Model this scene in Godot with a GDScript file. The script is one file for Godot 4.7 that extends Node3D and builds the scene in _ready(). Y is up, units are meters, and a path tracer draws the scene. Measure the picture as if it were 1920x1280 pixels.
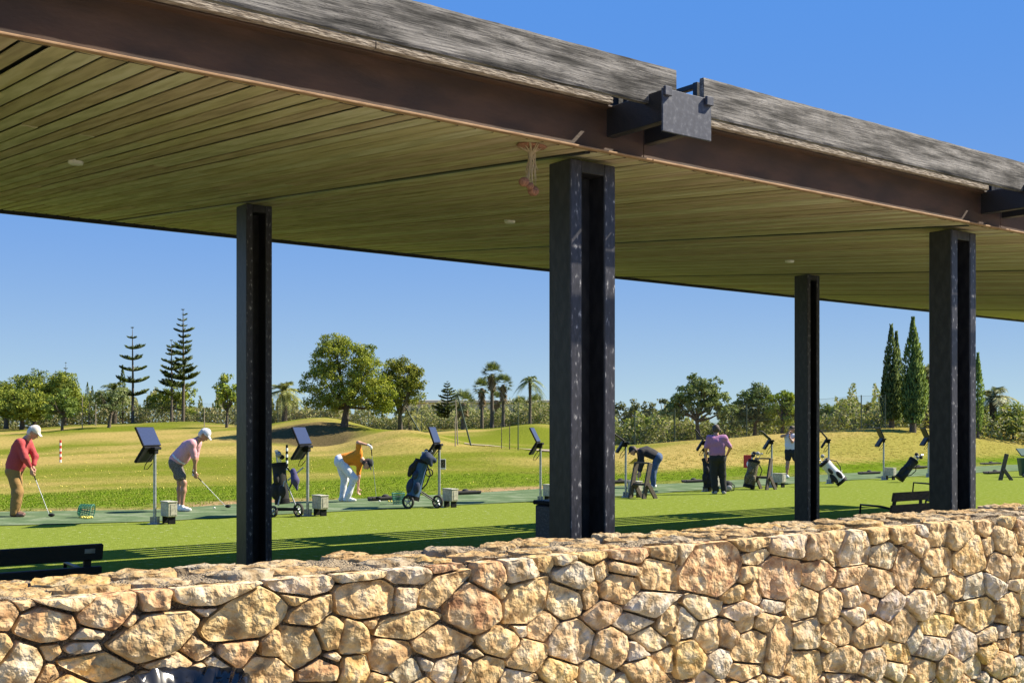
extends Node3D
# A golf driving range seen over a dry-stone wall, under a long boarded canopy.
# World axes: x runs along the canopy, -z away from the wall across the range, y up; metres.

const EYE := 1.7
const YAW := -0.6562
const BAY := 3.96
const U0 := 4.42
const SLOPE := 0.0918
var rng := RandomNumberGenerator.new()
var M := {}
var used := {}
var wob := FastNoiseLite.new()

# ---------- mesh builder ----------
class MB:
	var v := PackedVector3Array()
	var n := PackedVector3Array()
	var c := PackedColorArray()
	var col := Color.WHITE
	func tri(a: Vector3, b: Vector3, d: Vector3, na: Vector3, nb: Vector3, nd: Vector3) -> void:
		if (d - a).cross(b - a).dot(na + nb + nd) >= 0.0:
			v.append(a); v.append(b); v.append(d); n.append(na); n.append(nb); n.append(nd)
		else:
			v.append(a); v.append(d); v.append(b); n.append(na); n.append(nd); n.append(nb)
		c.append(col); c.append(col); c.append(col)
	func flat(a: Vector3, b: Vector3, d: Vector3, out: Vector3) -> void:
		var q := (d - a).cross(b - a).normalized()
		if q.dot(out) < 0.0:
			q = -q
		tri(a, b, d, q, q, q)
	func quad(a: Vector3, b: Vector3, d: Vector3, e: Vector3, out: Vector3) -> void:
		flat(a, b, d, out)
		flat(a, d, e, out)
	func box(at: Vector3, size: Vector3, bev := 0.0, bs := Basis.IDENTITY) -> void:
		var h := size / 2.0
		bev = minf(bev, minf(h.x, minf(h.y, h.z)) * 0.9)
		var i := h - Vector3(bev, bev, bev)
		var P := func(k: int, s: Vector3) -> Vector3:
			var q := Vector3(s.x * (h.x if k == 0 else i.x), s.y * (h.y if k == 1 else i.y), s.z * (h.z if k == 2 else i.z))
			return at + bs * q
		for k in 3:
			for sg in [-1.0, 1.0]:
				var pts := []
				for ab in [[-1.0, -1.0], [1.0, -1.0], [1.0, 1.0], [-1.0, 1.0]]:
					var s := Vector3(sg, ab[0], ab[1]) if k == 0 else Vector3(ab[0], sg, ab[1]) if k == 1 else Vector3(ab[0], ab[1], sg)
					pts.append(P.call(k, s))
				quad(pts[0], pts[1], pts[2], pts[3], bs[k] * sg)
		if bev > 0.0:
			for e in 3:
				var ka := (e + 1) % 3
				var kb := (e + 2) % 3
				for sa in [-1.0, 1.0]:
					for sb in [-1.0, 1.0]:
						var s0 := Vector3.ZERO
						s0[ka] = sa
						s0[kb] = sb
						var lo := s0
						lo[e] = -1.0
						var hi := s0
						hi[e] = 1.0
						quad(P.call(ka, lo), P.call(ka, hi), P.call(kb, hi), P.call(kb, lo), bs * s0)
			for x in [-1.0, 1.0]:
				for y in [-1.0, 1.0]:
					for z in [-1.0, 1.0]:
						var s := Vector3(x, y, z)
						flat(P.call(0, s), P.call(1, s), P.call(2, s), bs * s)
	func tube(pts: Array, rad: Array, sides := 8, caps := true) -> void:
		var rings := []
		var norms := []
		var side := Vector3.ZERO
		for k in pts.size():
			var a: Vector3 = pts[maxi(k - 1, 0)]
			var b: Vector3 = pts[mini(k + 1, pts.size() - 1)]
			var t := (b - a).normalized()
			if side == Vector3.ZERO:
				side = t.cross(Vector3(0.31, 0.17, 0.93)).normalized()
			side = (side - t * side.dot(t)).normalized()
			var up := t.cross(side)
			var ring := []
			var nr := []
			var r: float = rad[mini(k, rad.size() - 1)]
			for s in sides:
				var an := TAU * s / sides
				var o := side * cos(an) + up * sin(an)
				ring.append(pts[k] + o * r)
				nr.append(o)
			rings.append(ring)
			norms.append(nr)
		for k in pts.size() - 1:
			for s in sides:
				var s2 := (s + 1) % sides
				tri(rings[k][s], rings[k][s2], rings[k + 1][s2], norms[k][s], norms[k][s2], norms[k + 1][s2])
				tri(rings[k][s], rings[k + 1][s2], rings[k + 1][s], norms[k][s], norms[k + 1][s2], norms[k + 1][s])
		if caps:
			for k in [0, pts.size() - 1]:
				var o: Vector3 = (pts[k] - pts[1 if k == 0 else k - 1])
				for s in range(1, sides - 1):
					flat(rings[k][0], rings[k][s], rings[k][s + 1], o)
	func bar(a: Vector3, b: Vector3, r: float, sides := 6) -> void:
		tube([a, b], [r, r], sides)
	func ball(at: Vector3, r: Vector3, seg := 8, bs := Basis.IDENTITY) -> void:
		for i in seg:
			for j in seg * 2:
				var q := []
				for ij in [[i, j], [i + 1, j], [i + 1, j + 1], [i, j + 1]]:
					var th: float = PI * ij[0] / seg
					var ph: float = PI * ij[1] / seg
					q.append(Vector3(sin(th) * cos(ph), cos(th), sin(th) * sin(ph)))
				var w := []
				for x in q:
					w.append(bs * (x / r).normalized())
				if i > 0:
					tri(at + bs * (q[0] * r), at + bs * (q[1] * r), at + bs * (q[3] * r), w[0], w[1], w[3])
				if i < seg - 1:
					tri(at + bs * (q[1] * r), at + bs * (q[2] * r), at + bs * (q[3] * r), w[1], w[2], w[3])
	func lathe(prof: Array, sides: int, xf := Transform3D.IDENTITY) -> void:
		for k in prof.size() - 1:
			var a: Vector2 = prof[k]
			var b: Vector2 = prof[k + 1]
			var nn := Vector2(b.y - a.y, a.x - b.x).normalized()
			for s in sides:
				var q := []
				var w := []
				for j in 2:
					var an := TAU * (s + j) / sides
					var d := Vector3(cos(an), 0, sin(an))
					q.append(xf * (d * a.x + Vector3.UP * a.y))
					q.append(xf * (d * b.x + Vector3.UP * b.y))
					w.append((xf.basis * (d * nn.x + Vector3.UP * nn.y)).normalized())
				if a.x > 0.0:
					tri(q[0], q[1], q[2], w[0], w[0], w[1])
				if b.x > 0.0:
					tri(q[1], q[3], q[2], w[0], w[1], w[1])
	func prism(poly: PackedVector2Array, depth: float, xf := Transform3D.IDENTITY) -> void:
		var t := Geometry2D.triangulate_polygon(poly)
		var h := depth / 2.0
		for s in [-1.0, 1.0]:
			for k in range(0, t.size(), 3):
				var w := []
				for j in 3:
					w.append(xf * Vector3(poly[t[k + j]].x, poly[t[k + j]].y, h * s))
				flat(w[0], w[1], w[2], xf.basis.z * s)
		var ctr := Vector2.ZERO
		var area := 0.0
		for k in poly.size():
			area += poly[k].cross(poly[(k + 1) % poly.size()])
		for k in poly.size():
			var a := poly[k]
			var b := poly[(k + 1) % poly.size()]
			var o := Vector2(b.y - a.y, a.x - b.x) * signf(area)
			quad(xf * Vector3(a.x, a.y, -h), xf * Vector3(b.x, b.y, -h), xf * Vector3(b.x, b.y, h), xf * Vector3(a.x, a.y, h), xf.basis * Vector3(o.x, o.y, 0))
	func mesh(colored := false) -> ArrayMesh:
		var arr := []
		arr.resize(Mesh.ARRAY_MAX)
		arr[Mesh.ARRAY_VERTEX] = v
		arr[Mesh.ARRAY_NORMAL] = n
		if colored:
			arr[Mesh.ARRAY_COLOR] = c
		var m := ArrayMesh.new()
		m.add_surface_from_arrays(Mesh.PRIMITIVE_TRIANGLES, arr)
		return m

# ---------- nodes ----------
func numbered(s: String) -> String:
	if not used.has(s):
		used[s] = 0
		return s
	used[s] += 1
	return "%s_%03d" % [s, used[s]]

func tag(o: Node, label: String, category: String, group := "", kind := "") -> Node:
	if label: o.set_meta("label", label)
	if category: o.set_meta("category", category)
	if group: o.set_meta("group", group)
	if kind: o.set_meta("kind", kind)
	return o

func thing(called: String, label: String, category: String, at := Vector3.ZERO, turn := 0.0, group := "") -> Node3D:
	var o := Node3D.new()
	o.name = numbered(called)
	add_child(o)
	o.position = at
	o.rotation.y = turn
	tag(o, label, category, group)
	return o

func part(p: Node, called: String, shape, m: Material, label := "") -> MeshInstance3D:
	var o := MeshInstance3D.new()
	o.mesh = shape if shape is Mesh else shape.mesh(m.vertex_color_use_as_albedo)
	o.material_override = m
	o.name = called
	p.add_child(o, true)
	if label: o.set_meta("label", label)
	return o

func solo(called: String, shape, m: Material, label: String, category: String, at := Vector3.ZERO, turn := 0.0, group := "") -> MeshInstance3D:
	var o := part(self, numbered(called), shape, m)
	o.position = at
	o.rotation.y = turn
	tag(o, label, category, group)
	return o

func struct(called: String, shape, m: Material) -> MeshInstance3D:
	var o := part(self, numbered(called), shape, m)
	o.set_meta("kind", "structure")
	return o

# a point on the ground: bearing in survey ticks (960 is straight ahead, 2184 ticks to the unit) and metres ahead
func site(b: float, ahead: float, y := 0.0) -> Vector3:
	var r := (b - 960.0) / 2184.0 * ahead
	return Vector3(r * 0.7922 + ahead * 0.6103, y, -(-r * 0.6103 + ahead * 0.7922))

func on_land(b: float, ahead: float) -> Vector3:
	var p := site(b, ahead)
	p.y = land(p.x, p.z)
	return p

# ---------- materials ----------
func L(r: float, g: float, b: float) -> Color:
	return Color(r, g, b).linear_to_srgb()

func noise(freq: float, stops: Array, oct := 4, seed_ := 1, size := 512, type := FastNoiseLite.TYPE_SIMPLEX_SMOOTH) -> NoiseTexture2D:
	var f := FastNoiseLite.new()
	f.noise_type = type
	f.frequency = freq
	f.fractal_octaves = oct
	f.seed = seed_
	var t := NoiseTexture2D.new()
	t.width = size
	t.height = size
	t.seamless = true
	t.noise = f
	if stops.size() > 0:
		var g := Gradient.new()
		g.offsets = PackedFloat32Array()
		g.colors = PackedColorArray()
		var off := PackedFloat32Array()
		var cs := PackedColorArray()
		for s in stops:
			off.append(s[0])
			cs.append(s[1])
		g.offsets = off
		g.colors = cs
		t.color_ramp = g
	return t

func mat(called: String, color: Color, rough: float, metal := 0.0, tex: Texture2D = null, scale := Vector3.ONE, bump: Texture2D = null, relief := 0.0, world := false) -> StandardMaterial3D:
	var m := StandardMaterial3D.new()
	m.resource_name = called
	m.albedo_color = color
	m.roughness = rough
	m.metallic = metal
	if tex or bump:
		m.uv1_triplanar = true
		m.uv1_world_triplanar = world
		m.uv1_scale = scale
	if tex:
		m.albedo_texture = tex
	if bump:
		m.heightmap_enabled = true
		m.heightmap_texture = bump
		m.heightmap_scale = relief
	M[called] = m
	return m

func grey(a: float) -> Color:
	return L(a, a, a)

# weathered timber: long straight grain, thin dark checks, a few knots; wraps along x
func timber_picture() -> ImageTexture:
	var w := 1024
	var h := 256
	var im := Image.create(w, h, false, Image.FORMAT_RGB8)
	var a := FastNoiseLite.new()
	a.seed = 3
	a.frequency = 0.05
	a.fractal_octaves = 4
	var b := FastNoiseLite.new()
	b.seed = 9
	b.frequency = 0.01
	b.fractal_octaves = 5
	var knots := [[130.0, 80.0], [420.0, 170.0], [610.0, 60.0], [840.0, 140.0], [930.0, 205.0], [300.0, 35.0]]
	for x in w:
		var an := TAU * x / w
		var cx := cos(an)
		var sx := sin(an)
		for y in h:
			var warp := b.get_noise_3d(cx * 60.0, sx * 60.0, y * 0.6) * 10.0
			var k := 9.0
			for q in knots:
				k = minf(k, Vector2((x - q[0]) * 0.5, y - q[1]).length() / 7.0)
			var push := 9.0 * exp(-k * k * 0.25)
			var yy := y + warp + push
			var grain := a.get_noise_3d(cx * 22.0, sx * 22.0, yy * 8.0)
			var blot := b.get_noise_3d(cx * 150.0 + 300.0, sx * 150.0, y * 1.6)
			var t := 0.135 + grain * 0.10 + blot * 0.24
			var check := a.get_noise_3d(cx * 16.0 + 500.0, sx * 16.0, yy * 11.0)
			if check > 0.25:
				t *= 0.26
			if k < 1.0:
				t *= 0.35 + 0.4 * k
			t = clampf(t, 0.018, 0.30)
			im.set_pixel(x, y, L(t * 1.02, t * 0.96, t * 0.88))
	return ImageTexture.create_from_image(im)

func materials() -> void:
	var mott := noise(0.012, [[0.25, grey(0.62)], [0.5, grey(0.85)], [0.75, grey(1.0)]], 5, 3)
	var bumpy := noise(0.03, [], 5, 9)
	var fine := noise(0.09, [[0.3, grey(0.7)], [0.55, grey(0.95)], [0.8, grey(1.0)]], 3, 5)
	# stones: ochre, cream, red-brown, grey, brown, yellow
	var sb := noise(0.016, [], 6, 21)
	var pal := {
		"stone_ochre": [L(0.243, 0.133, 0.049), L(0.486, 0.315, 0.140), L(0.583, 0.413, 0.206), L(0.668, 0.523, 0.327)],
		"stone_cream": [L(0.337, 0.204, 0.090), L(0.510, 0.370, 0.198), L(0.592, 0.466, 0.297), L(0.643, 0.544, 0.404)],
		"stone_red": [L(0.236, 0.111, 0.048), L(0.448, 0.253, 0.116), L(0.541, 0.366, 0.189), L(0.648, 0.518, 0.328)],
		"stone_grey": [L(0.281, 0.187, 0.090), L(0.428, 0.335, 0.216), L(0.512, 0.433, 0.323), L(0.585, 0.522, 0.431)],
		"stone_brown": [L(0.194, 0.103, 0.042), L(0.376, 0.224, 0.098), L(0.510, 0.341, 0.170), L(0.631, 0.498, 0.341)],
		"stone_yellow": [L(0.292, 0.152, 0.034), L(0.523, 0.341, 0.128), L(0.619, 0.437, 0.194), L(0.692, 0.546, 0.341)]}
	var sd := 40
	for k in pal:
		var q: Array = pal[k]
		var t := noise(0.011, [[0.18, q[0]], [0.4, q[1]], [0.6, q[2]], [0.8, q[3]]], 6, sd)
		sd += 7
		var m := mat(k, Color.WHITE, 0.9, 0.0, t, Vector3(1.7, 1.7, 1.7), sb, 2.2, true)
		m.vertex_color_use_as_albedo = true
	for k in ["stone_ochre", "stone_cream", "stone_yellow", "stone_grey"]:
		var cm: StandardMaterial3D = M[k].duplicate()
		cm.resource_name = k.replace("stone", "coping")
		cm.albedo_color = L(.66, .64, .60)  # same stones, darkened in colour to offset the stronger sun on the wall top
		M[cm.resource_name] = cm
	mat("mortar", Color.WHITE, 0.95, 0.0, noise(0.05, [[0.25, L(.14, .10, .06)], [0.5, L(.28, .215, .135)], [0.75, L(.38, .31, .22)]], 5, 14), Vector3(2.5, 2.5, 2.5), noise(0.06, [], 4, 15), 2.5, true)
	mat("gravel", Color.WHITE, 0.95, 0.0, noise(0.1, [[0.25, L(.22, .19, .15)], [0.5, L(.48, .44, .38)], [0.75, L(.66, .62, .56)]], 3, 16, 512, FastNoiseLite.TYPE_CELLULAR), Vector3(1.2, 1.2, 1.2), noise(0.1, [], 2, 16, 512, FastNoiseLite.TYPE_CELLULAR), 2.0, true)
	# canopy
	var cb := noise(0.03, [], 4, 32)
	mat("ceiling_wood", Color.WHITE, 0.8, 0.0, noise(0.012, [[0.2, L(0.385, 0.320, 0.180)], [0.42, L(0.481, 0.402, 0.223)], [0.6, L(0.526, 0.447, 0.261)], [0.8, L(0.578, 0.504, 0.331)]], 5, 31), Vector3(2.2, 2.2, 0.22), cb, 0.1, true)
	mat("ceiling_wood_pale", Color.WHITE, 0.8, 0.0, noise(0.012, [[0.2, L(0.416, 0.370, 0.221)], [0.5, L(0.519, 0.464, 0.284)], [0.8, L(0.608, 0.550, 0.387)]], 5, 34), Vector3(2.0, 2.0, 0.26), cb, 0.1, true)
	mat("ceiling_wood_dark", Color.WHITE, 0.8, 0.0, noise(0.012, [[0.2, L(0.318, 0.249, 0.146)], [0.5, L(0.421, 0.340, 0.193)], [0.8, L(0.495, 0.408, 0.255)]], 5, 36), Vector3(2.4, 2.4, 0.2), cb, 0.1, true)
	mat("ceiling_wood_brown", Color.WHITE, 0.8, 0.0, noise(0.012, [[0.2, L(0.356, 0.264, 0.167)], [0.5, L(0.467, 0.357, 0.224)], [0.8, L(0.541, 0.425, 0.296)]], 5, 38), Vector3(2.4, 2.4, 0.24), cb, 0.1, true)
	mat("grey_wood", Color.WHITE, 0.92, 0.0, timber_picture(), Vector3(0.2525, 2.9, 2.9), noise(0.03, [], 5, 52), 0.25, true)
	mat("batten_wood", Color.WHITE, 0.9, 0.0, noise(0.02, [[0.25, L(.15, .12, .09)], [0.5, L(.25, .21, .165)], [0.8, L(.33, .29, .24)]], 5, 53), Vector3(0.8, 5, 5), noise(0.03, [], 4, 54), 0.5, true)
	mat("rust_steel", Color.WHITE, 0.65, 0.1, noise(0.006, [[0.2, L(0.048, 0.028, 0.019)], [0.5, L(0.063, 0.035, 0.022)], [0.8, L(0.082, 0.044, 0.027)]], 7, 61), Vector3(0.5, 1.4, 0.5), noise(0.06, [], 4, 62), 0.06, true)
	mat("rust_edge", Color.WHITE, 0.85, 0.0, noise(0.02, [[0.2, L(.24, .135, .065)], [0.5, L(.30, .18, .09)], [0.8, L(.36, .23, .125)]], 4, 63), Vector3(0.8, 2, 2), bumpy, 0.05, true)
	mat("black_steel", Color.WHITE, 0.42, 0.1, noise(0.03, [[0.2, L(.012, .012, .013)], [0.5, L(.018, .018, .019)], [0.8, L(.028, .027, .027)]], 6, 64), Vector3(1.1, 0.5, 1.1), noise(0.07, [], 4, 65), 0.05, true)
	mat("worn_steel", Color.WHITE, 0.42, 0.1, noise(0.022, [[0.2, L(.018, .018, .024)], [0.45, L(.026, .026, .036)], [0.68, L(.032, .032, .042)], [0.78, L(.08, .08, .09)], [0.88, L(.36, .35, .34)]], 8, 67), Vector3(2.6, 1.0, 2.6), noise(0.07, [], 4, 65), 0.05, true)
	mat("black_paint", L(.022, .023, .027), 0.45, 0.2, fine, Vector3(2, 2, 2), bumpy, 0.06)
	mat("slate_paint", Color.WHITE, 0.5, 0.2, noise(0.04, [[0.2, L(.036, .040, .056)], [0.6, L(.050, .055, .075)], [0.86, L(.10, .105, .12)]], 4, 66), Vector3(1.2, 1.2, 1.2), bumpy, 0.03)
	# ground
	mat("turf", Color.WHITE, 0.95, 0.0, noise(0.045, [[0.2, L(0.130, 0.168, 0.026)], [0.5, L(0.151, 0.191, 0.031)], [0.78, L(0.177, 0.213, 0.044)], [0.87, L(0.294, 0.318, 0.205)]], 7, 71), Vector3(0.30, 0.30, 0.30), noise(0.2, [], 2, 72), 1.0, true)
	mat("tee_mat", Color.WHITE, 0.95, 0.0, noise(0.02, [[0.2, L(.085, .125, .065)], [0.5, L(.105, .150, .078)], [0.8, L(.165, .20, .125)]], 5, 73), Vector3(0.12, 0.12, 0.12), noise(0.2, [], 2, 74), 0.8, true)
	var g := mat("grass", Color.WHITE, 0.95, 0.0, noise(0.05, [[0.22, L(.55, .60, .46)], [0.5, L(.86, .88, .78)], [0.78, L(1, .98, .9)]], 6, 75), Vector3(0.16, 0.16, 0.16), noise(0.12, [], 4, 76), 3.0, true)
	g.vertex_color_use_as_albedo = true
	for k in ["turf", "tee_mat", "grass"]:
		M[k].specular_mode = BaseMaterial3D.SPECULAR_DISABLED
	var fo := mat("foliage", Color.WHITE, 0.75)
	fo.vertex_color_use_as_albedo = true
	fo.backlight_enabled = true
	fo.backlight = L(.32, .36, .10)
	fo.specular_mode = BaseMaterial3D.SPECULAR_DISABLED
	mat("bark", Color.WHITE, 0.95, 0.0, noise(0.03, [[0.25, L(.05, .04, .03)], [0.5, L(.12, .095, .07)], [0.8, L(.20, .17, .13)]], 4, 81), Vector3(2, 0.5, 2), noise(0.04, [], 4, 82), 3.0)
	mat("pole_wood", L(.34, .29, .21), 0.9, 0.0, mott, Vector3(3, 0.6, 3))
	mat("green_pole", L(.05, .075, .05), 0.6, 0.2)
	var net := mat("netting", Color(L(.16, .15, .12), 0.10), 0.9)
	net.transparency = BaseMaterial3D.TRANSPARENCY_ALPHA
	# kit
	mat("galvanised", L(.46, .48, .50), 0.42, 0.6, mott, Vector3(3, 3, 3))
	mat("panel_blue", Color.WHITE, 0.38, 0.0, noise(0.02, [[0.3, L(.018, .026, .070)], [0.7, L(.030, .042, .10)]], 3, 91), Vector3(3, 3, 3))
	mat("black_plastic", L(.020, .020, .022), 0.5, 0.0, fine, Vector3(5, 5, 5)).metallic_specular = 0.2
	mat("screen_glass", L(.02, .02, .024), 0.5).metallic_specular = 0.2
	mat("beige_box", L(.50, .48, .38), 0.6, 0.0, mott, Vector3(2.5, 2.5, 2.5))
	mat("rubber", L(.030, .028, .026), 0.85, 0.0, fine, Vector3(6, 6, 6))
	mat("recycled_plank", Color.WHITE, 0.85, 0.0, noise(0.02, [[0.2, L(.045, .036, .028)], [0.5, L(.085, .068, .052)], [0.8, L(.13, .105, .08)]], 4, 92), Vector3(5, 0.9, 5), bumpy, 0.2)
	mat("brown_slat", Color.WHITE, 0.7, 0.0, noise(0.02, [[0.2, L(.05, .034, .025)], [0.5, L(.085, .060, .045)], [0.8, L(.12, .09, .068)]], 4, 93), Vector3(0.8, 6, 6), bumpy, 0.2)
	mat("white_plastic", L(.78, .77, .73), 0.5)
	mat("red_plastic", L(.55, .035, .03), 0.5)
	mat("yellow_plastic", L(.75, .42, .02), 0.5)
	mat("green_plastic", L(.03, .16, .10), 0.5)
	mat("dark_green_plastic", L(.012, .060, .040), 0.5)
	mat("ball_yellow", L(.75, .62, .10), 0.4)
	mat("chrome", L(.62, .62, .62), 0.25, 0.9)
	mat("liner", L(.012, .012, .014), 0.18)
	mat("lamp_trim", L(.72, .70, .62), 0.5)
	mat("mud", L(.40, .19, .11), 0.95, 0.0, mott, Vector3(8, 8, 8), bumpy, 1.0)
	mat("straw", L(.42, .33, .20), 0.95)
	# cloth and skin
	var weave := noise(0.02, [[0.25, grey(0.8)], [0.6, grey(1.0)]], 4, 95)
	for q in [["red_wool", L(.42, .055, .06)], ["tan_cord", L(.30, .175, .055)], ["pink_cotton", L(.66, .34, .37)], ["orange_cotton", L(.80, .27, .015)], ["white_cotton", L(.70, .72, .76)], ["black_cotton", L(.014, .014, .018)], ["denim", L(.045, .085, .17)], ["mauve_cotton", L(.40, .185, .34)], ["black_cloth", L(.016, .017, .018)], ["vest_white", L(.66, .66, .72)], ["navy_cloth", L(.020, .035, .075)], ["blue_bag", L(.035, .095, .20)], ["white_bag", L(.62, .63, .66)], ["violet_cloth", L(.06, .055, .16)], ["grey_cloth", L(.34, .33, .32)], ["cream_cap", L(.70, .64, .55)]]:
		var m := mat(q[0], q[1], 0.9, 0.0, weave, Vector3(4, 4, 4), bumpy, 0.25)
		m.rim_enabled = true
		m.rim = 0.15
	mat("plaid", Color.WHITE, 0.9, 0.0, noise(0.03, [[0.3, L(.035, .03, .028)], [0.5, L(.13, .11, .10)], [0.7, L(.26, .23, .20)]], 3, 96), Vector3(3, 3, 3))
	mat("camo", Color.WHITE, 0.9, 0.0, noise(0.02, [[0.3, L(.03, .028, .02)], [0.45, L(.09, .085, .04)], [0.6, L(.16, .12, .06)], [0.75, L(.30, .26, .18)]], 3, 97), Vector3(3, 3, 3))
	mat("skin", L(.50, .27, .18), 0.55)
	mat("skin_tan", L(.40, .21, .13), 0.55)
	mat("hair_grey", L(.55, .54, .52), 0.8)
	mat("hair_brown", L(.06, .04, .028), 0.7)
	mat("shoe_brown", L(.18, .10, .07), 0.6)
	mat("eye_dark", L(.02, .015, .012), 0.3)
	mat("lip", L(.35, .12, .10), 0.6)
	mat("building_wall", L(.62, .54, .44), 0.9, 0.0, mott, Vector3(0.2, 0.2, 0.2))
	mat("building_roof", L(.70, .60, .50), 0.9)
	mat("window_dark", L(.03, .035, .04), 0.2)
	mat("path_dirt", Color.WHITE, 0.95, 0.0, noise(0.05, [[0.25, L(0.238, 0.184, 0.118)], [0.7, L(0.350, 0.286, 0.198)]], 4, 98), Vector3(0.4, 0.4, 0.4), bumpy, 1.0, true)

# ---------- land ----------
const LAND_B := [-300.0, 0.0, 200.0, 350.0, 440.0, 600.0, 760.0, 900.0, 1010.0, 1170.0, 1320.0, 1480.0, 1700.0, 1920.0, 2300.0]
const LAND_D := [26.0, 34.0, 42.0, 52.0, 60.0, 70.0, 77.0, 85.0, 100.0, 130.0, 180.0]
const LAND_H := [
	[0, 0, 0, 0, 0, 0, 0, 0, 0, 0, 0, 0, 0, 0, 0],
	[0, 0, 0, 0, 0, 0.02, 0.02, 0.02, 0, 0, 0, 0, 0, 0, 0],
	[0.05, 0.05, 0.05, 0.05, 0.05, 0.1, 0.15, 0.15, 0.1, 0.2, 0.3, 0.35, 0.35, 0.3, 0.3],
	[0.15, 0.15, 0.15, 0.2, 0.25, 0.4, 0.55, 0.5, 0.35, 0.55, 0.78, 1.0, 1.2, 1.0, 1.0],
	[0.3, 0.3, 0.35, 0.4, 0.42, 0.4, 1.15, 0.8, 0.6, 0.8, 1.08, 1.4, 1.8, 1.4, 1.4],
	[0.6, 0.6, 0.75, 0.85, 0.8, 0.6, 1.6, 0.75, 0.5, 0.62, 0.95, 1.25, 1.75, 1.3, 1.3],
	[0.85, 0.85, 1.1, 1.3, 1.5, 2.2, 1.5, 0.8, 0.65, 0.6, 0.9, 1.2, 1.65, 1.25, 1.25],
	[1.1, 1.1, 1.5, 1.7, 1.8, 2.5, 1.25, 0.9, 0.9, 0.6, 0.8, 1.1, 1.5, 1.2, 1.2],
	[1.6, 1.6, 2.1, 2.3, 2.0, 2.1, 1.2, 1.5, 2.0, 0.7, 0.8, 1.0, 1.4, 1.2, 1.2],
	[1.7, 1.7, 2.0, 2.1, 1.9, 2.0, 1.5, 1.75, 2.2, 0.9, 1.0, 1.0, 1.4, 1.2, 1.2],
	[1.9, 1.9, 1.9, 1.9, 1.9, 1.9, 1.8, 1.9, 2.0, 1.4, 1.4, 1.4, 1.4, 1.4, 1.4]]

func land_bd(b: float, d: float) -> float:
	b = clampf(b, LAND_B[0], LAND_B[-1] - 0.01)
	d = clampf(d, LAND_D[0], LAND_D[-1] - 0.01)
	var i := 0
	while LAND_B[i + 1] <= b:
		i += 1
	var j := 0
	while LAND_D[j + 1] <= d:
		j += 1
	var s := smoothstep(0.0, 1.0, (b - LAND_B[i]) / (LAND_B[i + 1] - LAND_B[i]))
	var t := smoothstep(0.0, 1.0, (d - LAND_D[j]) / (LAND_D[j + 1] - LAND_D[j]))
	t = lerpf(t, (d - LAND_D[j]) / (LAND_D[j + 1] - LAND_D[j]), 0.5)
	return lerpf(lerpf(LAND_H[j][i], LAND_H[j][i + 1], s), lerpf(LAND_H[j + 1][i], LAND_H[j + 1][i + 1], s), t)

func land(x: float, z: float) -> float:
	var r := x * 0.7922 + z * 0.6103
	var d := x * 0.6103 - z * 0.7922
	if d < 18.0:
		return -0.05
	var b := 960.0 + 2184.0 * r / d
	var s := past_tee(x, z)
	return -0.05 + smoothstep(-0.3, 0.6, s) * 0.045 + (land_bd(b, d) + wob.get_noise_2d(x * 4.0, z * 4.0) * 0.14) * smoothstep(0.0, 9.0, s)

var tee_back := []
# metres beyond the back edge of the tee mats
func past_tee(x: float, z: float) -> float:
	if tee_back.is_empty():
		tee_back = tee_row(2)
	var k := 0
	while k < tee_back.size() - 2 and x >= tee_back[k + 1].x:
		k += 1
	var a: Vector3 = tee_back[k]
	var b: Vector3 = tee_back[k + 1]
	return -z + lerpf(a.z, b.z, (x - a.x) / (b.x - a.x))

# front and back edge of the line of tee mats: bearing, front y-tick, back y-tick turned to metres ahead
const TEE := [[-900.0, 1040.0, 1010.0], [-400.0, 1007.0, 979.0], [0.0, 986.0, 960.0], [289.0, 978.0, 956.0], [430.0, 970.0, 946.0], [575.0, 962.0, 940.0], [680.0, 957.0, 935.0], [860.0, 947.0, 926.0], [1010.0, 940.0, 917.0], [1170.0, 930.0, 911.0], [1300.0, 920.0, 905.0], [1450.0, 909.0, 896.0], [1580.0, 901.0, 888.0], [1720.0, 893.0, 880.0], [1860.0, 885.0, 873.0], [2050.0, 877.0, 866.0], [2400.0, 866.0, 857.0]]

func tee_row(k: int) -> Array:
	var o := []
	for t in TEE:
		o.append(site(t[0], EYE * 2184.0 / (t[k] - 803.0)))
	return o

func strip(a: Array, b: Array, ya: float, yb: float, cuts := 1) -> MB:
	var mb := MB.new()
	for k in a.size() - 1:
		for j in cuts:
			var s := float(j) / cuts
			var t := float(j + 1) / cuts
			var q := [a[k].lerp(b[k], s), a[k + 1].lerp(b[k + 1], s), a[k + 1].lerp(b[k + 1], t), a[k].lerp(b[k], t)]
			for i in 4:
				q[i].y = lerpf(ya, yb, s if i < 2 else t)
			mb.quad(q[0], q[1], q[2], q[3], Vector3.UP)
	return mb

func axis(cuts: Array) -> Array:
	# [from, to, step] runs joined into one list
	var o := []
	for c in cuts:
		var v: float = c[0]
		while v < c[1] - 0.001:
			o.append(v)
			v += c[2]
	o.append(cuts[-1][1])
	return o

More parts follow.
